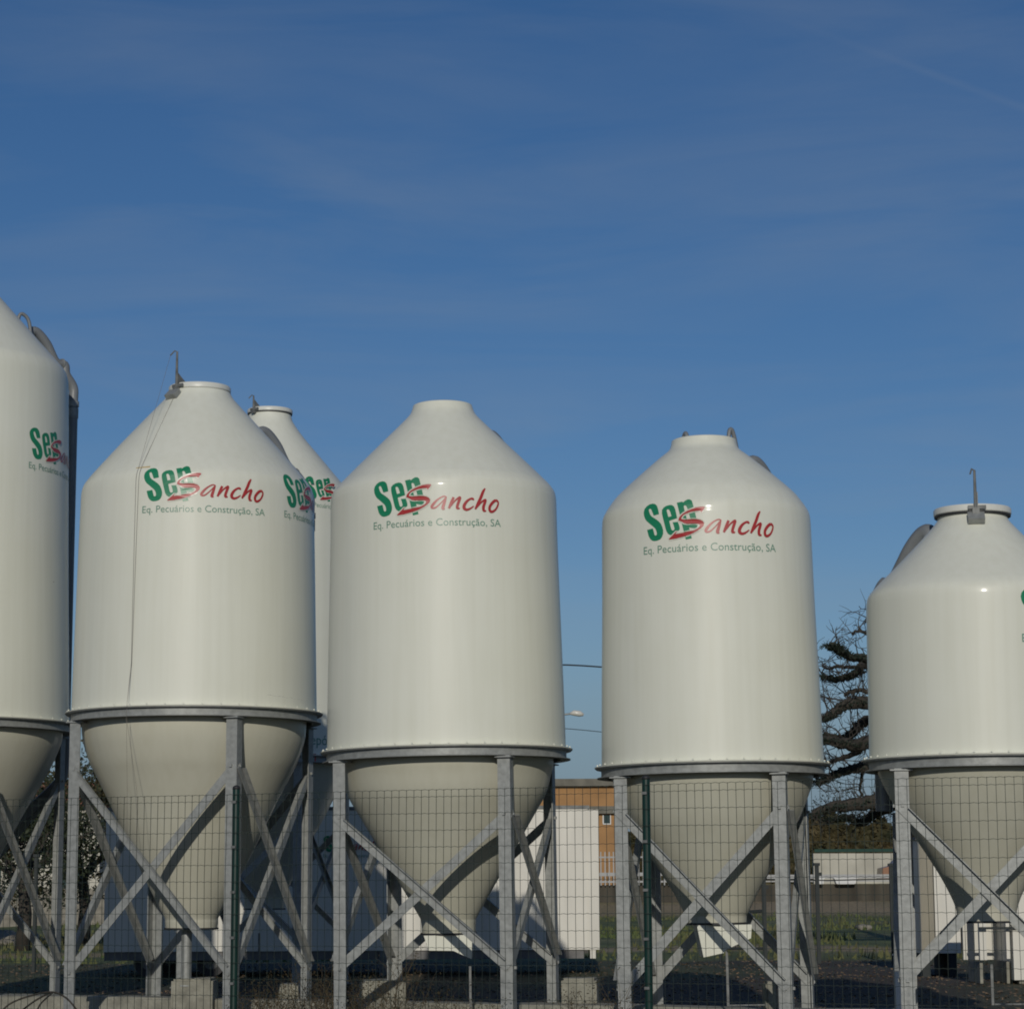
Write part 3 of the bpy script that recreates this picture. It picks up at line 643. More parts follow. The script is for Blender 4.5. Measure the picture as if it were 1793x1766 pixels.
def block(px0, px1, ytop, Y, depth, zlo, label, rz=0.0, name='concrete_block'):
    a, b = at(px0, ytop, Y), at(px1, ytop, Y); w = b.x - a.x; h = a.z - zlo
    root = None; m = MB(); n = 6
    bm = bmesh.new(); bmesh.ops.create_cube(bm, size=1)
    bmesh.ops.scale(bm, vec=(w, depth, h), verts=bm.verts)
    bmesh.ops.bevel(bm, geom=bm.edges[:], offset=0.018, segments=2, affect='EDGES')
    bmesh.ops.subdivide_edges(bm, edges=bm.edges[:], cuts=1)
    for v in bm.verts: v.co += Vector([random.uniform(-1, 1) * 0.004 for _ in range(3)])
    me = bpy.data.meshes.new(name); bm.to_mesh(me); bm.free(); me.materials.append(M['concrete'])
    o = bpy.data.objects.new(name, me); C.objects.link(o); o.location = ((a.x + b.x) / 2, Y + depth / 2, zlo + h / 2); o.rotation_euler = (0, 0, rz)
    return tag(o, label, 'block', 'loose concrete blocks at the feet of the silos')
block(300, 372, 1713, 20.35, 0.4, 0.44, 'mossy concrete block carrying the drop pipe of the roped silo')
block(486, 522, 1722, 21.6, 0.3, 0.44, 'small grey concrete block in shade between the two left silos')
block(630, 705, 1716, 19.9, 0.35, 0.44, 'concrete block standing in dry weeds at left foot of the centre silo', 0.15)
block(986, 1048, 1712, 19.3, 0.35, 0.44, 'sunlit pale concrete block in the gap between centre silo and the next', -0.1)
block(1340, 1362, 1718, 18.1, 0.25, 0.44, 'narrow pale concrete block behind front leg of the green-post silo')
m = MB(); p = at(1571, 1672, 17.6); m.tube([(p.x, 17.6, 0.40), (p.x, 17.6, p.z)], 0.028, 12); m.tube([(p.x, 17.6, p.z), (p.x, 17.6, p.z + 0.012)], 0.036, 12)
tag(m.build('marker_pipe', M['whitepaint'], smooth=True, angle=40), 'short white upright pipe beside the left leg of the squat silo', 'pipe')

# ---------------------------------------------------------------- white trailer behind the silos
TY = 31.0
a, b = at(187, 1420, TY), at(1048, 1420, TY); zt = a.z; zb_ = at(400, 1665, TY).z; cx = (a.x + b.x) / 2; hw = (b.x - a.x) / 2
tr = empty('box_trailer', (cx, TY, PAD)); tag(tr, 'long white box trailer parked in the shade behind the silos', 'trailer')
m = MB(); z1, z0 = zt - PAD, zb_ - PAD
m.b2((-hw, 0, z0), (hw - 0.14, 2.3, z1))
m.b2((hw - 0.14, -0.012, z0 - 0.0), (hw - 0.0, 2.31, z1 - 0.01))
for k in range(1, 14):
    x = -hw + k * (2 * hw - 0.14) / 14; m.b2((x - 0.012, -0.006, z0 + 0.03), (x + 0.012, 0.001, z1 - 0.03))
m.b2((-hw - 0.004, -0.01, z0 - 0.002), (-hw + 0.05, 0.001, z1 + 0.002))
m.build('body', M['trailer'], tr)
m = MB(); m.b2((-hw - 0.01, -0.014, z1 + 0.003), (hw - 0.12, 2.32, z1 + 0.045)); m.build('roof_rail', M['galv_dark'], tr)
m = MB(); m.b2((-hw, 0.03, z0 - 0.11), (hw - 0.2, 0.10, z0 - 0.002)); m.b2((-hw, 2.2, z0 - 0.11), (hw - 0.2, 2.27, z0 - 0.002))
for k in range(9): m.b2((-hw + 0.2 + k * .72, 0.11, z0 - 0.10), (-hw + 0.28 + k * .72, 2.19, z0 - 0.004))
m.build('chassis', M['trailer_grey'], tr)
for x in (-hw + 0.55, -hw + 1.35):
    for y in (0.14, 1.9):
        m = MB(); m.tube([(x, y, 0.19), (x, y + 0.22, 0.19)], 0.19, 24); w_ = m.build('wheel', M['black'], tr, smooth=True, angle=40)
        m = MB(); m.tube([(x, y - 0.004, 0.19), (x, y + 0.05, 0.19)], 0.10, 16); m.build('rim', M['galv_dark'], w_, smooth=True, angle=40)
for x, w2 in ((hw - 0.09, 0.035), (0.4, 0.05)):
    m = MB(); m.b2((x - w2, 0.0, 0.0 if w2 > .04 else z0 - 0.11), (x + w2, 0.07, z0 - 0.004)); m.build('support_leg', M['trailer'] if w2 < .04 else M['galv_dark'], tr)
lp = at(560, 1482, TY)
m = logo_mesh(lambda s, z, l: Vector((lp.x - cx + 0.42 + (s) * 0.72, -0.013 - l, lp.z - PAD + z * 0.72)))
m.build('logo', LOGOMATS, tr)

# ---------------------------------------------------------------- white corrugated store and cabin behind the squat silo
def store():
    Y = 30.0
    a, b = at(1606, 1470, Y), at(1676, 1668, Y); g = gz(a.x, Y)
    r = empty('corrugated_store', (a.x, Y, g)); tag(r, 'white corrugated metal store behind the left legs of the squat silo', 'shed')
    w = b.x - a.x; h = a.z - g; z0 = b.z - g
    m = MB(); n = 18; split = w * 0.40
    pts = []
    for i in range(n + 1):
        x = split * i / n; pts.append((x, 0.0 if i % 2 == 0 else -0.045))
    poly = pts + [(split, 1.2), (0, 1.2)]
    m.prism(poly, z0, h); m.build('corrugated_wall', M['trailer'], r)
    m = MB(); m.b2((split + 0.006, -0.03, z0), (split + 0.05, 1.2, h)); m.b2((split + 0.052, 0.0, z0), (w + 0.05, 1.2, h)); m.build('door_panel', M['trailer'], r)
    m = MB(); m.b2((-0.03, -0.05, h + 0.002), (w + 0.08, 1.25, h + 0.04)); m.build('roof', M['trailer_grey'], r)
    m = MB(); m.b2((0.02, 0.03, 0), (0.12, 1.1, z0 - 0.002)); m.b2((w - 0.1, 0.03, 0), (w, 1.1, z0 - 0.002)); m.build('skid', M['darkpost'], r)
store()
def cabin():
    Y = 27.0
    a = at(1708, 1560, Y); g = gz(a.x, Y); zb1 = at(1720, 1680, Y).z - g; zt1 = a.z - g
    r = empty('open_shelter', (a.x, Y, g)); tag(r, 'white open-fronted shelter on posts behind the outlet of the squat silo', 'shelter')
    s = Y / F
    for x0, x1, y1 in ((4, 16, 1680), (50, 56, 1678)):
        zz = at(1720, y1, Y).z - g; m = MB(); m.b2((x0 * s, 0, zz), (x1 * s, 0.08, zt1)); m.build('post', M['trailer'], r)
    m = MB(); m.b2((60 * s, -0.05, at(1720, 1715, Y).z - g), (230 * s, 0.9, zt1)); m.build('side_panel', M['trailer'], r)
    m = MB(); m.b2((0, 0.85, zb1 - 0.02), (60 * s - 0.003, 0.9, zt1)); m.build('back_panel', M['trailer'], r)
    m = MB(); zr = at(1720, 1626, Y).z - g; m.b2((2 * s, -0.09, zr), (90 * s, -0.052, zr + 0.025)); m.build('rail', M['darkpost'], r)
    m = MB(); m.b2((-0.05, -0.06, zt1 + 0.002), (235 * s, 1.0, zt1 + 0.05)); m.build('roof', M['trailer_grey'], r)
    m = MB()
    for x0 in (6, 52): m.b2((x0 * s, 0.1, 0), ((x0 + 5) * s, 0.8, zb1 - 0.022))
    m.b2((70 * s, 0, 0), (220 * s, 0.85, at(1720, 1715, Y).z - g - 0.003)); m.build('footing', M['concrete'], r)
cabin()

# ---------------------------------------------------------------- wire fence in front
def fence_y(x): return 14.46 - 0.42 * x
fd = Vector((1, -0.42, 0)).normalized()
x0 = -1.76; org = Vector((x0, fence_y(x0), 0.0))
fr = empty('wire_fence', org, math.atan2(fd.y, fd.x)); tag(fr, 'green welded wire mesh fence crossing in front of the silos', 'fence')
FT = 2.115
m = MB(); rw = 0.0017; s0, s1 = -4.2, 7.6
n = int((s1 - s0) / 0.05)
for i in range(n + 1):
    s = s0 + i * 0.05; wob = 0.004 * noise.noise(Vector((s * 3, 0, 1)))
    pts = []
    for k in range(9):
        z = 0.02 + (FT - 0.02) * k / 8; pts.append((s + 0.0045 * noise.noise(Vector((s * 1.7, z * 2.2, 3))), 0.012 * noise.noise(Vector((s * .6, z, 7))), z))
    m.tube(pts, rw, 4, caps=False)
rows = [FT - 0.003] + [FT - 0.045 - 0.1 * k for k in range(21) if FT - 0.045 - 0.1 * k > 0.02]
for z in rows:
    pts = []
    for i in range(n * 2 + 1):
        s = s0 + i * 0.025
        pts.append((s, -0.004 + 0.012 * noise.noise(Vector((s * .6, z, 7))), z + (0.0032 if i % 2 else -0.0010) + 0.006 * noise.noise(Vector((s * .8, z * 3, 5)))))
    m.tube(pts, rw * 1.1, 4, caps=False)
m.build('wire_mesh', M['wire'], fr)
for i, s in enumerate((-2.74, 0.0, 2.74, 5.48)):
    m = MB(); m.tube([(s, 0.030, -0.1), (s, 0.030, FT + 0.03)], 0.024, 16); p = m.build('post', M['postgreen'], fr, smooth=True, angle=40)
    m = MB(); m.tube([(s, 0.030, FT + 0.031), (s, 0.030, FT + 0.048), (s, 0.030, FT + 0.056)], [0.026, 0.022, 0.008], 14); m.build('cap', M['black'], p, smooth=True)
    m = MB()
    for k in range(8): m.box((s, 0.001, FT - 0.05 - 0.28 * k), (0.03, 0.012, 0.016))
    m.build('clip', M['galv_dark'], p)

# ---------------------------------------------------------------- background fence and boundary
def post(px, ytop, ybot, Y, w=0.06, label=None):
    a, b = at(px, ytop, Y), at(px, ybot, Y); g = gz(a.x, Y) - 0.05
    m = MB(); m.box((0, 0, (a.z - g) / 2), (w, w, a.z - g)); m.box((0, 0, a.z - g + 0.02), (w + 0.03, w + 0.03, 0.04)); m.box((w * .5 + .02, 0, a.z - g - 0.12), (0.04, 0.03, 0.05))
    o = m.build('fence_post', M['darkpost']); o.location = (a.x, Y, g)
    return tag(o, label, 'post', 'dark posts of the field fence behind the silos')
post(64, 1500, 1700, 33, 0.05, 'dark field fence post in front of the leafy tree at far left')
post(132, 1568, 1660, 44, 0.05, 'short dark post before the low concrete wall, left of the trailer')
post(1337, 1538, 1684, 36, 0.06, 'dark field fence post seen right beside the hopper of the green-post silo')
post(1430, 1515, 1686, 35, 0.055, 'dark post just right of the rear leg of the green-post silo')
post(1560, 1516, 1686, 35, 0.055, 'dark post just left of the front leg of the squat silo')
m = MB(); p0, p1 = at(1262, 1660, 36), at(1337, 1660, 36); m.tube([p0, p1], 0.02, 6)
p0, p1 = at(1308, 1596, 36), at(1337, 1594, 36); m.tube([p0, p1], 0.025, 6)
p0, p1 = at(1262, 1660, 36), at(1262, 1690, 36); m.tube([p0, p1], 0.02, 6)
tag(m.build('pipe_gate', M['darkpost']), 'low dark pipe gate seen behind the outlet of the green-post silo', 'gate')
p0, p1 = at(1340, 1538.5, 36), at(1560, 1538, 35)
m = MB(); m.tube([p0, (p0 + p1) / 2 - Vector((0, 0, .02)), p1], 0.009, 5); tag(m.build('fence_wire', M['darkpost']), 'dark top wire stretched between the field fence posts', 'wire')

# stone retaining wall and rails
def wallbox(name, px0, px1, ytop, Y, depth, material, label, cat, zlo=None, kind=None):
    a, b = at(px0, ytop, Y), at(px1, ytop, Y); z = (a.z + b.z) / 2; g = zlo if zlo is not None else gz((a.x + b.x) / 2, Y) - 0.1
    m = MB(); L_ = b.x - a.x; n = max(4, int(L_ / 1.5)); vs = []
    for i in range(n + 1):
        x = -L_ / 2 + L_ * i / n; dz = 0.02 * noise.noise(Vector((x, 5, 0)))
        vs += [(x, 0, 0), (x, 0, z - g + dz), (x, depth, z - g + dz), (x, depth, 0)]
    fs = [(i * 4 + k, i * 4 + (k + 1) % 4, (i + 1) * 4 + (k + 1) % 4, (i + 1) * 4 + k) for i in range(n) for k in range(4)] + [(0, 3, 2, 1), (n * 4, n * 4 + 1, n * 4 + 2, n * 4 + 3)]
    m.add(vs, fs)
    o = m.build(name, material); o.location = ((a.x + b.x) / 2, Y, g)
    return tag(o, label, cat, kind=kind)
wallbox('retaining_wall', 1000, 2300, 1547, 92, 0.5, M['oldwall'], 'dark weathered retaining wall at the back of the field, right', 'wall')
wallbox('field_wall', -700, 700, 1556, 70, 0.3, M['rock'], 'low pale concrete wall behind the tree at far left', 'wall')

def railing(px0, px1, Y, rails, step, ytop, ybot, label):
    a, b = at(px0, ytop, Y), at(px1, ytop, Y); r = empty('railing', (a.x, Y, 1.7)); tag(r, label, 'railing')
    for yy, th in rails: m = MB(); z = at((px0 + px1) / 2, yy, Y).z - 1.7; m.b2((0, -0.03, z - th / 2), (b.x - a.x, 0.03, z + th / 2)); m.build('rail', M['railgrey'], r)
    x = 0; zt_, zb2 = at(px0, ytop, Y).z - 1.7, at(px0, ybot, Y).z - 1.7; i = 0
    while x <= b.x - a.x:
        w_ = 0.022 if i % 12 else 0.05; m = MB(); m.b2((x - w_, -0.022, zb2), (x + w_, 0.022, zt_)); m.build('picket', M['railgrey'], r); x += step; i += 1
railing(1000, 1185, 91.8, [(1500, 0.06), (1530, 0.13), (1543, 0.07)], 0.16, 1491, 1550, 'white picket railing in front of the ochre building')
railing(1300, 1900, 91.8, [(1533, 0.15), (1541, 0.05)], 1.4, 1531, 1545, 'low white guard rail along the top of the retaining wall')
wallbox('white_wall', 1424, 2100, 1492, 118, 0.5, M['whitewall'], 'cream white wall of panels beyond the guard rail', 'wall')
wall = [q for q in bpy.data.objects if q.name.startswith('white_wall')][0]
p0 = at(1426, 1493, 117.9); p1 = at(2100, 1493, 117.9); k = 0; x = p0.x + 0.4
while x < p1.x:
    mm = MB(); mm.b2((x - 0.05 - wall.location.x, -0.05, 0.03), (x + 0.05 - wall.location.x, -0.004, p0.z - 1.85)); mm.build('wall_pilaster', M['whitewall'], wall); x += random.choice([0.9, 1.2, 2.1])
m = MB(); a, b = at(1426, 1486, 118.2), at(2100, 1486, 118.2); z = at(1426, 1492, 118.2).z
m.b2((a.x, 118.2, z + .02), (b.x, 118.23, a.z)); tag(m.build('netting_strip', M['netting']), 'green netting strip along the top of the cream wall', 'netting')
for i, (px0, px1, lb) in enumerate(((1424, 1437, 'small white plastic tub on the retaining wall, left one'), (1455, 1494, 'long white upturned boat hull shape on the retaining wall'))):
    a, b = at(px0, 1538, 92.6), at(px1, 1547, 92.6); m = MB(); w = b.x - a.x; h = a.z - b.z
    m.slab([(0, 0, h), (w, 0, h), (w * 0.93, 0, 0.02), (w * 0.85, 0, 0), (w * 0.15, 0, 0), (w * 0.07, 0, 0.02)], (0, 0.4, 0)); m.slab([(-0.03, -0.02, h + .003), (w + .03, -0.02, h + .003), (w + .03, -0.02, h + .04), (-0.03, -0.02, h + .04)], (0, 0.44, 0))
    o = m.build('trough', M['whitepaint']); o.location = (a.x, 91.55, b.z); tag(o, ['small white trough hung on the retaining wall, by the dark post', 'longer white trough on the retaining wall, mid gap'][i], 'trough', 'white troughs on the retaining wall')
# parked car seen over the guard rail
def car():
    Y = 112.0; a = at(1543, 1512, Y); b = at(1640, 1530, Y); g = 1.73; L_ = 4.0
    r = empty('parked_car', (a.x + L_ / 2, Y, g)); tag(r, 'orange parked car in front of the cream wall', 'car')
    m = MB(); prof = [(-2, .25), (-1.95, .75), (-1.5, .86), (-1.0, 1.36), (0.55, 1.40), (1.2, .92), (1.9, .8), (2, .3)]
    m.slab([(x, 0, z) for x, z in prof], (0, 1.6, 0)); m.build('body', M['carpaint'], r)
    m = MB(); m.slab([(x, -0.012, z) for x, z in [(-1.3, .9), (-0.95, 1.28), (0.5, 1.31), (0.98, .92)]], (0, 0.01, 0)); m.build('window', M['glass'], r)
    for x in (-1.3, 1.3):
        m = MB(); m.tube([(x, -0.02, .31), (x, .2, .31)], .31, 20); m.build('wheel', M['black'], r, smooth=True, angle=40)
car()

# ochre building
def ochre():
    Y = 94.5
    a, b = at(640, 1376, Y), at(1086, 1376, Y); g = gz(b.x, Y) - 0.1; w = b.x - a.x; zz = lambda y: at(1050, y, Y).z - g
    r = empty('ochre_building', (a.x, Y, g)); tag(r, 'ochre rendered building with flat grey roof band, behind the trailer', 'building')
    m = MB(); m.b2((0, 0, 0), (w, 7, zz(1376))); m.build('wall', M['ochre'], r)
    m = MB(); m.b2((-0.15, -0.25, zz(1376) + .003), (w + 0.15, 7.2, zz(1363))); m.build('roof', M['fascia'], r)
    m = MB(); m.b2((-0.1, -0.22, zz(1424)), (w + 0.06, -0.003, zz(1411))); m.build('ledge', M['fascia'], r)
    for k in range(5):
        x1 = at(1068, 1430, Y).x - a.x - k * 1.3; x0_ = x1 - 0.24 if k == 0 else x1 - 0.8
        m = MB(); m.b2((x0_, -0.012, zz(1441)), (x1, -0.003, zz(1426))); fw = m.build('window', M['glass'], r)
        m = MB(); m.b2((x0_ - .04, -0.05, zz(1443)), (x1 + .04, -0.014, zz(1441) - .003)); m.b2((x0_ - .05, -0.03, zz(1441)), (x0_ - .004, -0.003, zz(1426))); m.b2((x1 + .004, -0.03, zz(1441)), (x1 + .04, -0.003, zz(1426))); m.build('frame', M['whitepaint'], fw)
ochre()
# white house with tiled roof at far left
def house():
    Y = 84.0
    a, b = at(-420, 1430, Y), at(176, 1430, Y); g = gz(0, Y) - 0.1; w = b.x - a.x; zz = lambda y: at(60, y, Y).z - g
    r = empty('white_house', (a.x, Y, g)); tag(r, 'white house with orange tiled roof behind the leafy tree at left', 'house')
    m = MB(); m.b2((0, 0, 0), (w, 6, zz(1412))); m.build('wall', M['whitewall'], r)
    m = MB(); zr = zz(1412); x1 = at(150, 1400, Y).x - a.x
    m.slab([(-.3, -.4, zr + .003), (-.3, 6.4, zr + .003), (-.3, 3, zz(1362))], (x1 + .3, 0, 0)); m.build('roof', M['tile'], r)
    for k in range(4):
        x = w - 1.6 - k * 2.7; m = MB(); m.b2((x, -.015, 1.0), (x + .9, -.003, 2.1)); fw = m.build('window', M['glass'], r)
        m = MB(); m.b2((x - .08, -.05, .9), (x + .98, -.02, .997)); m.build('sill', M['whitepaint'], fw)
house()

# street lamp, utility poles, cables
def lamp():
    Y = 60.0; h = at(1008, 1249, Y); p = at(938, 1560, Y); g = gz(p.x, Y) - .1
    r = empty('street_lamp', (p.x, Y, g)); tag(r, 'street lamp whose head shows in the gap right of the centre silo', 'lamp')
    zt_ = h.z - g; m = MB(); m.tube([(0, 0, 0), (0, 0, zt_ - .5)], [.08, .05], 10); m.build('pole', M['galv'], r, smooth=True)
    m = MB(); dx = h.x - p.x; m.tube(smoothline([(0, 0, zt_ - .5), (.12, 0, zt_ - .2), (.45, 0, zt_ - .06), (dx - .1, 0, zt_)], 4), .024, 8); m.build('arm', M['galv'], r, smooth=True)
    m = MB(); m.tube([(dx - .14, 0, zt_), (dx - .05, 0, zt_ + .02), (dx + .1, 0, zt_), (dx + .2, 0, zt_ - .03)], [.03, .07, .075, .03], 12); m.build('lamp_head', M['lampglass'], r, smooth=True)
lamp()
def upole(px, Y, top, label):
    p = at(px, top, Y); g = gz(p.x, Y) - .2; r = empty('utility_pole', (p.x, Y, g)); tag(r, label, 'pole', 'utility poles carrying the overhead cables')
    m = MB(); m.tube([(0, 0, 0), (0, 0, p.z - g + .4)], [.12, .08], 10); m.build('pole_shaft', M['concrete'], r, smooth=True)
    m = MB(); m.box((0, 0, p.z - g), (.9, .08, .08)); m.build('crossarm', M['galv_dark'], r)
    return p
pa = upole(800, 55, 1160, 'concrete utility pole hidden behind the centre silo'); pb = upole(1690, 52, 1262, 'concrete utility pole hidden behind the squat silo')
def cable(pts, rad, label):
    m = MB(); m.tube(smoothline(pts, 6), rad, 6); return tag(m.build('overhead_cable', M['black'], smooth=True), label, 'cable', 'overhead cables between the poles')
cable([pa, at(900, 1164, 54.6), at(1020, 1165, 54.2), at(1240, 1186, 53.4), at(1460, 1223, 52.8), pb], 0.017, 'thick dark overhead cable crossing the gap beside the green-post silo')
cable([pa - Vector((0, 0, 1.1)), at(900, 1268, 54.6), at(1025, 1278, 54.2), at(1240, 1302, 53.4), at(1400, 1322, 53), pb - Vector((0, 0, 1.1))], 0.008, 'thin overhead cable below the street lamp head')

# ---------------------------------------------------------------- vegetation
def leaf_cloud(m, centers, n, size, rnd, flat=1.0):
    for _ in range(n):
        c, rad = rnd.choice(centers)
        while True:
            v = Vector([rnd.uniform(-1, 1) for _ in range(3)])
            if v.length < 1: break
        q = Vector(c) + Vector((v.x * rad[0], v.y * rad[1], v.z * rad[2]))
        a = Vector([rnd.uniform(-1, 1) for _ in range(3)]).normalized(); b = a.orthogonal().normalized(); s = size * rnd.uniform(.5, 1.3)
        b = (Matrix.Rotation(rnd.uniform(0, 6.28), 3, a) @ b)
        m.add([q - b * s, q + a.cross(b) * s * .38, q + b * s, q - a.cross(b) * s * .38], [(0, 1, 2, 3)])
def branch(m, p, d, L_, r, rnd, depth, tips, wig=.35, drop=0.0):
    n = 5; pts = [p]; q = p.copy(); dd = d.copy()
    for i in range(n):
        dd = (dd + Vector([rnd.uniform(-1, 1) for _ in range(3)]) * wig * .5 + Vector((0, 0, drop))).normalized(); q = q + dd * (L_ / n); pts.append(q.copy())
    m.tube(pts, [r * (1 - .6 * i / n) for i in range(n + 1)], 6 if depth > 1 else 4, caps=False)
    if depth == 0: tips.append(q); return
    for k in range(rnd.randint(3, 4)):
        i = rnd.randint(2, n); t = Vector([rnd.uniform(-1, 1) for _ in range(3)]); nd = (dd + t * .8).normalized()
        branch(m, pts[i], nd, L_ * rnd.uniform(.5, .75), r * .5, rnd, depth - 1, tips, wig, drop)
def leafy_tree(X, Y, h, cw, label, material, nl, seed, trunk_r=.12, sz=.085, group='trees behind the silos'):
    rnd = random.Random(seed); g = gz(X, Y) - .05; r = empty('leafy_tree', (X, Y, g)); tag(r, label, 'tree', group)
    m = MB(); tips = []
    m.tube([(0, 0, 0), (.05, 0, h * .18), (-.03, .03, h * .34)], [trunk_r * 1.25, trunk_r, trunk_r * .8], 10)
    for k in range(7):
        a = k * 6.28 / 7 + rnd.random(); branch(m, Vector((-.03, .03, h * .30 + rnd.random() * h * .05)), Vector((math.cos(a) * .8, math.sin(a) * .8, .75 + rnd.random() * .6)).normalized(), h * .32, trunk_r * .5, rnd, 2, tips, .4)
    m.build('trunk', M['bark'], r, smooth=True)
    m = MB(); cs_ = [((t.x, t.y, t.z), (.34, .34, .26)) for t in tips]
    for _ in range(26):
        a = rnd.uniform(0, 6.28); z = rnd.uniform(.22, .95) * h; rr = cw * math.sqrt(max(0.05, 1 - ((z / h - .55) / .5) ** 2)) * rnd.uniform(.35, 1)
        cs_.append(((math.cos(a) * rr, math.sin(a) * rr, z), (.5, .5, .36)))
    leaf_cloud(m, cs_, nl, sz, rnd); m.build('crown', material, r)
p = at(40, 1600, 46); leafy_tree(p.x, 46, 4.1, 1.7, 'dark leafy tree at far left, white house showing through', M['leaf'], 8000, 3, sz=.055)
p = at(145, 1600, 49); leafy_tree(p.x, 49, 4.3, 1.15, 'taller brownish tree between the two left silos', M['leaf_warm'], 8500, 5, sz=.06)
p = at(-70, 1600, 50); leafy_tree(p.x, 50, 3.6, 1.8, 'low dark tree at the left edge behind the tallest silo', M['leaf'], 8000, 8, sz=.06)

# bare twisted cedar at the right, limbs traced then given depth, thickness and twigs
def bare_tree():
    rnd = random.Random(11); Y = 42.0; tr_ = at(1700, 1560, Y); g = gz(tr_.x, Y) - .1
    r = empty('bare_tree', (tr_.x, Y, g)); tag(r, 'gnarled dark bare tree reaching out from behind the squat silo', 'tree', 'trees behind the silos')
    org_ = Vector((tr_.x, Y, g))
    m = MB(); zt_ = at(1700, 1030, Y).z - g
    m.tube([(0, 0, 0), (.08, 0, zt_ * .3), (-.05, .05, zt_ * .6), (.05, 0, zt_ * .85), (0, 0, zt_)], [.34, .27, .2, .11, .05], 12)
    m.build('trunk', M['bark'], r, smooth=True)
    limbs = [
     ([(1700,1120),(1600,1125),(1540,1110),(1520,1108),(1505,1104),(1492,1110)], .045, 0.4),
     ([(1700,1105),(1600,1095),(1540,1085),(1524,1078),(1518,1082)], .03, -.3),
     ([(1700,1190),(1600,1175),(1540,1160),(1510,1152),(1490,1150),(1475,1142),(1462,1132),(1450,1130)], .085, -.5),
     ([(1600,1190),(1540,1175),(1510,1165),(1495,1180),(1475,1187),(1455,1188),(1442,1183)], .075, .3),
     ([(1540,1150),(1520,1158),(1495,1168),(1470,1165),(1455,1170),(1440,1166)], .04, .6),
     ([(1700,1230),(1600,1222),(1530,1215),(1505,1208),(1490,1210),(1478,1216)], .05, .2),
     ([(1700,1260),(1600,1245),(1530,1232),(1500,1228),(1475,1238),(1455,1252),(1442,1258)], .13, -.2),
     ([(1700,1290),(1600,1280),(1530,1260),(1505,1268),(1492,1285),(1470,1292),(1440,1288)], .10, .7),
     ([(1700,1320),(1600,1310),(1530,1300),(1500,1305),(1470,1300),(1445,1296),(1425,1300)], .13, -.6),
     ([(1700,1360),(1600,1345),(1520,1342),(1495,1345),(1470,1352),(1450,1362),(1430,1370)], .10, .1),
     ([(1600,1345),(1520,1340),(1510,1360),(1505,1380),(1512,1395)], .035, .3),
     ([(1700,1410),(1620,1400),(1560,1395),(1520,1405),(1480,1410),(1450,1415),(1420,1430)], .15, -.3),
     ([(1700,1440),(1600,1405),(1560,1412),(1530,1425),(1505,1440),(1480,1430),(1450,1440)], .10, .5),
     ([(1640,1300),(1560,1250),(1530,1285),(1510,1310),(1490,1322),(1460,1330),(1440,1345)], .07, .9)]
    lm = MB(); tw = MB(); nd = MB(); cs_ = []
    for pts, r0, dy in limbs:
        P = []
        for i, (x, y) in enumerate(pts):
            t = i / (len(pts) - 1); q = at(x, y, Y + dy * (.3 + 2.2 * t)) - org_
            P.append(q)
        P = smoothline(P, 5); n = len(P)
        P = [q + Vector([rnd.uniform(-.02, .02) for _ in range(3)]) for q in P]
        lm.tube(P, [r0 * 1.25 * (1 - .65 * i / n) for i in range(n)], 7, caps=False)
        for i in range(int(n * .3), n):
            for _ in range(1 if rnd.random() < (.8 if P[-1].z < 4.6 else .6) else 0):
                d = Vector((rnd.uniform(-1, .5), rnd.uniform(-.8, .8), rnd.uniform(-.5, 1))).normalized()
                tips = []; branch(tw, P[i], d, rnd.uniform(.22, .62), .013, rnd, 1, tips, .8)
        if r0 > .07:
            for i in range(int(n * .4), n): cs_.append(((P[i].x, P[i].y, P[i].z), (.15, .22, .06)))
    lm.build('limb', M['bark'], r, smooth=True); tw.build('twig', M['bark'], r)
    q = at(1482, 1385, Y + .5) - org_; cs_ += [((q.x, q.y, q.z), (.42, .4, .2))]; q = at(1450, 1405, Y + .5) - org_; cs_ += [((q.x, q.y, q.z), (.3, .4, .2))] * 2
    for x in (1430, 1460, 1490, 1520, 1550):
        q = at(x, 1428, Y + .8) - org_; cs_ += [((q.x, q.y, q.z), (.3, .4, .13))] * 3
    leaf_cloud(nd, cs_, 9000, .030, rnd); nd.build('needles', M['needle'], r)
bare_tree()

# far wooded slope beyond the road and hedge right of the ochre building
def mass(name, px0, px1, ytop, Y, material, n, size, label, seed, amp=.5, depth=5, name2=None):
    rnd = random.Random(seed); a, b = at(px0, ytop, Y), at(px1, ytop, Y); g = 1.2; m = MB()
    for _ in range(n):
        x = rnd.uniform(a.x, b.x); top = a.z - amp + amp * 1.6 * noise.noise(Vector((x * .22, seed, 0))) + amp * .6 * noise.noise(Vector((x * .9, seed, 3)))
        t = rnd.random() ** .8; z = g + (top - g) * t; y = Y + rnd.random() * .5 + t * depth * .8 + noise.noise(Vector((x * .4, z * .5, seed))) * 1.5
        A = Vector([rnd.uniform(-1, 1) for _ in range(3)]).normalized(); B = A.orthogonal().normalized(); B = Matrix.Rotation(rnd.uniform(0, 6.28), 3, A) @ B; s = size * rnd.uniform(.5, 1.4); q = Vector((x, y, z))
        m.add([q - B * s, q + A.cross(B) * s * .6, q + B * s, q - A.cross(B) * s * .6], [(0, 1, 2, 3)])
    return tag(m.build(name, material), label, 'trees', kind='stuff')
mass('far_wood', 1240, 2400, 1392, 150, M['leaf_warm'], 26000, .34, 'brown and green wooded slope behind the cream wall', 21, 1.6, 8)
mass('hedge', 1060, 1260, 1446, 100, M['leaf_warm'], 9000, .2, 'dark hedge right of the ochre building', 22, .4, 3)
mass('far_scrub', -900, 1000, 1470, 130, M['leaf'], 14000, .34, 'dark scrub beyond the trailer and the white house', 23, 1.0, 6)

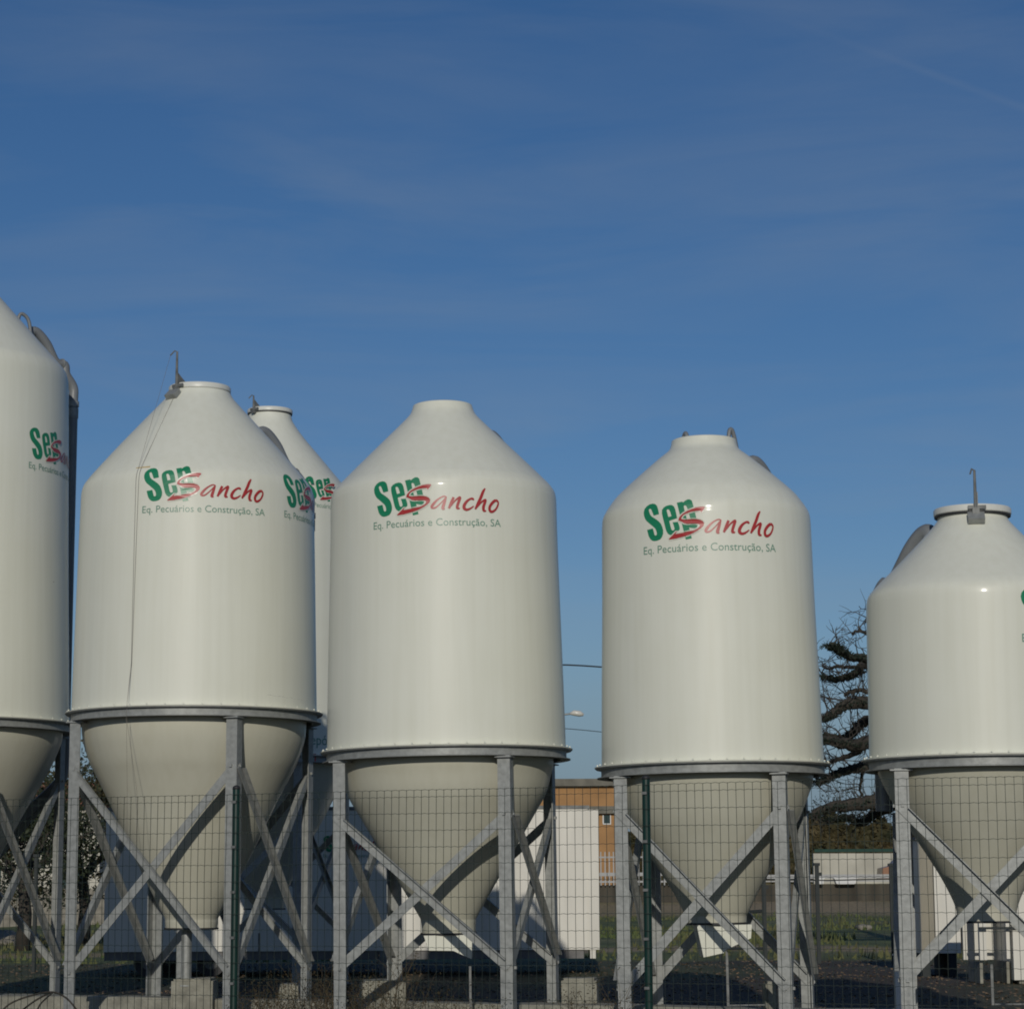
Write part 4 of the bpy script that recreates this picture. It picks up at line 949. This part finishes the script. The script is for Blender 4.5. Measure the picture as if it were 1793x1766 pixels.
# dry weeds at the foot of the fence and silos
def weed(px, ytop, Y, spread, n, label, leafy=True, seed=0):
    rnd = random.Random(seed + 100); p = at(px, ytop, Y); g = gz(p.x, Y) - .02; h = p.z - g
    r = empty('dry_weed', (p.x, Y, g)); tag(r, label, 'weed', 'dry weeds growing at the feet of the silos')
    m = MB(); tips = []
    for _ in range(n):
        a = rnd.uniform(0, 6.28); d = Vector((math.cos(a) * spread * .5, math.sin(a) * spread * .5, h)).normalized()
        branch(m, Vector((rnd.uniform(-1, 1) * spread * .3, rnd.uniform(-1, 1) * spread * .3, 0)), d, h * rnd.uniform(.45, .8), .004, rnd, 1, tips, .35)
    m.build('stems', M['dry'], r)
    if leafy:
        m = MB(); leaf_cloud(m, [((t.x, t.y, t.z), (.07, .07, .07)) for t in tips], n * 22, .011, rnd); m.build('leaves', M['dryleaf'], r)
W_ = [(440,1728,19.6,.35,16,'low dry weed just right of the left green post'),(500,1716,19.4,.45,26,'bushy dry weed between the left green post and a silo leg'),
 (555,1690,19.2,.5,34,'tallest dry bush, at the foot of the silo leg left of centre'),(612,1708,19.0,.4,24,'tangled dry weed between two neighbouring silo legs'),
 (690,1672,18.8,.35,20,'dry weed climbing the rear left leg of the centre silo'),(745,1722,18.6,.5,22,'sparse dry weed in front of the centre silo outlet'),
 (850,1738,18.4,.4,12,'few thin dry stems at the front leg of the centre silo'),(1015,1722,17.6,.35,10,'thin dark stems before the sunlit concrete block'),
 (1085,1716,17.0,.2,14,'dry weed wrapped round the left foot of the green-post silo'),(660,1740,18.8,.5,24,'low dry weed before the block at the centre silo')]
for i, (px, yt, Y, sp, n, lb) in enumerate(W_): weed(px, yt, Y, sp, n, lb, seed=i)
m = MB(); rnd = random.Random(4)
for pts in ([(0,1772,18.6),(20,1755,18.6),(55,1742,18.7),(92,1736,18.8),(118,1748,18.8),(140,1775,18.8)], [(30,1775,18.9),(60,1752,18.8),(88,1737,18.8)], [(92,1737,18.8),(70,1758,18.5),(62,1780,18.4)]):
    m.tube(smoothline([at(*q) for q in pts], 5), .007, 6)
tag(m.build('fallen_branch', M['bark'], smooth=True), 'thin dark arched branch in front of the kerb at lower left', 'branch')

# stones and a pale sheet
def rock(px, py, Y, s, label, material='rock', name='rock'):
    p = at(px, py, Y); bm = bmesh.new(); bmesh.ops.create_icosphere(bm, subdivisions=3, radius=1)
    for v in bm.verts: v.co = v.co * (1 + .35 * noise.noise(v.co * 1.4 + Vector((px, 0, 0)))); v.co.z *= .5
    bmesh.ops.scale(bm, vec=(s, s * .8, s), verts=bm.verts); me = bpy.data.meshes.new(name); bm.to_mesh(me); bm.free(); me.materials.append(M[material])
    o = bpy.data.objects.new(name, me); C.objects.link(o); o.location = (p.x, Y, gz(p.x, Y) + s * .15); return tag(o, label, 'rock', 'pale stones lying in the field')
rock(8, 1620, 55, .4, 'large pale stone at the left edge below the trees'); rock(28, 1632, 52, .3, 'rounded stone right of the large one at left edge'); rock(46, 1618, 57, .3, 'stone behind the dark post at far left')
rock(16, 1645, 50, .2, 'small stone nearest the grass at the left edge'); rock(1512, 1628, 60, .22, 'flat grey stone in the grass between the two right silos')
rock(1508, 1757, 20.0, .11, 'pale crumpled plastic lump on the dark earth between the right silos', 'cloth', 'plastic_lump')

# tufts of grass over the field: uncountable
m = MB(); rnd = random.Random(9)
for _ in range(26000):
    y = 37.5 + (rnd.random() ** 1.5) * 46; x = rnd.uniform(-.235, .235) * y * 1.1
    if (y < 45 and rnd.random() < .85) or noise.noise(Vector((x * .16, y * .09, 0))) < -.05: continue
    h = rnd.uniform(.04, .15) * (1 + 1.2 * max(0, noise.noise(Vector((x * .4, y * .3, 2))))); a = rnd.uniform(0, 3.14); w = .02 + rnd.random() * .03; z = gz(x, y) - .01
    dx, dy = math.cos(a) * w, math.sin(a) * w
    m.add([(x - dx, y - dy, z), (x + dx, y + dy, z), (x + rnd.uniform(-.05, .05), y, z + h)], [(0, 1, 2)])
tag(m.build('grass', mat('grass_blades', (0.070, 0.105, 0.026), 0.8, col2=(0.120, 0.105, 0.045), vscale=.25)), 'short rough grass over the field', 'grass', kind='stuff')
m = MB()
for _ in range(9000):
    y = 18.5 + rnd.random() * 18; x = rnd.uniform(-.235, .235) * y * 1.15; z = gz(x, y) + rnd.random() * .012; s = rnd.uniform(.012, .035); a = rnd.uniform(0, 6.28)
    m.add([(x + math.cos(a) * s, y + math.sin(a) * s, z), (x - math.sin(a) * s * .6, y + math.cos(a) * s * .6, z + .01), (x - math.cos(a) * s, y - math.sin(a) * s, z + rnd.random() * .02), (x + math.sin(a) * s * .6, y - math.cos(a) * s * .6, z)], [(0, 1, 2, 3)])
tag(m.build('leaf_litter', mat('dead_leaves', (0.30, 0.20, 0.12), 0.9, col2=(0.10, 0.07, 0.04), vscale=4)), 'dead leaves scattered on the dark earth', 'leaves', kind='stuff')
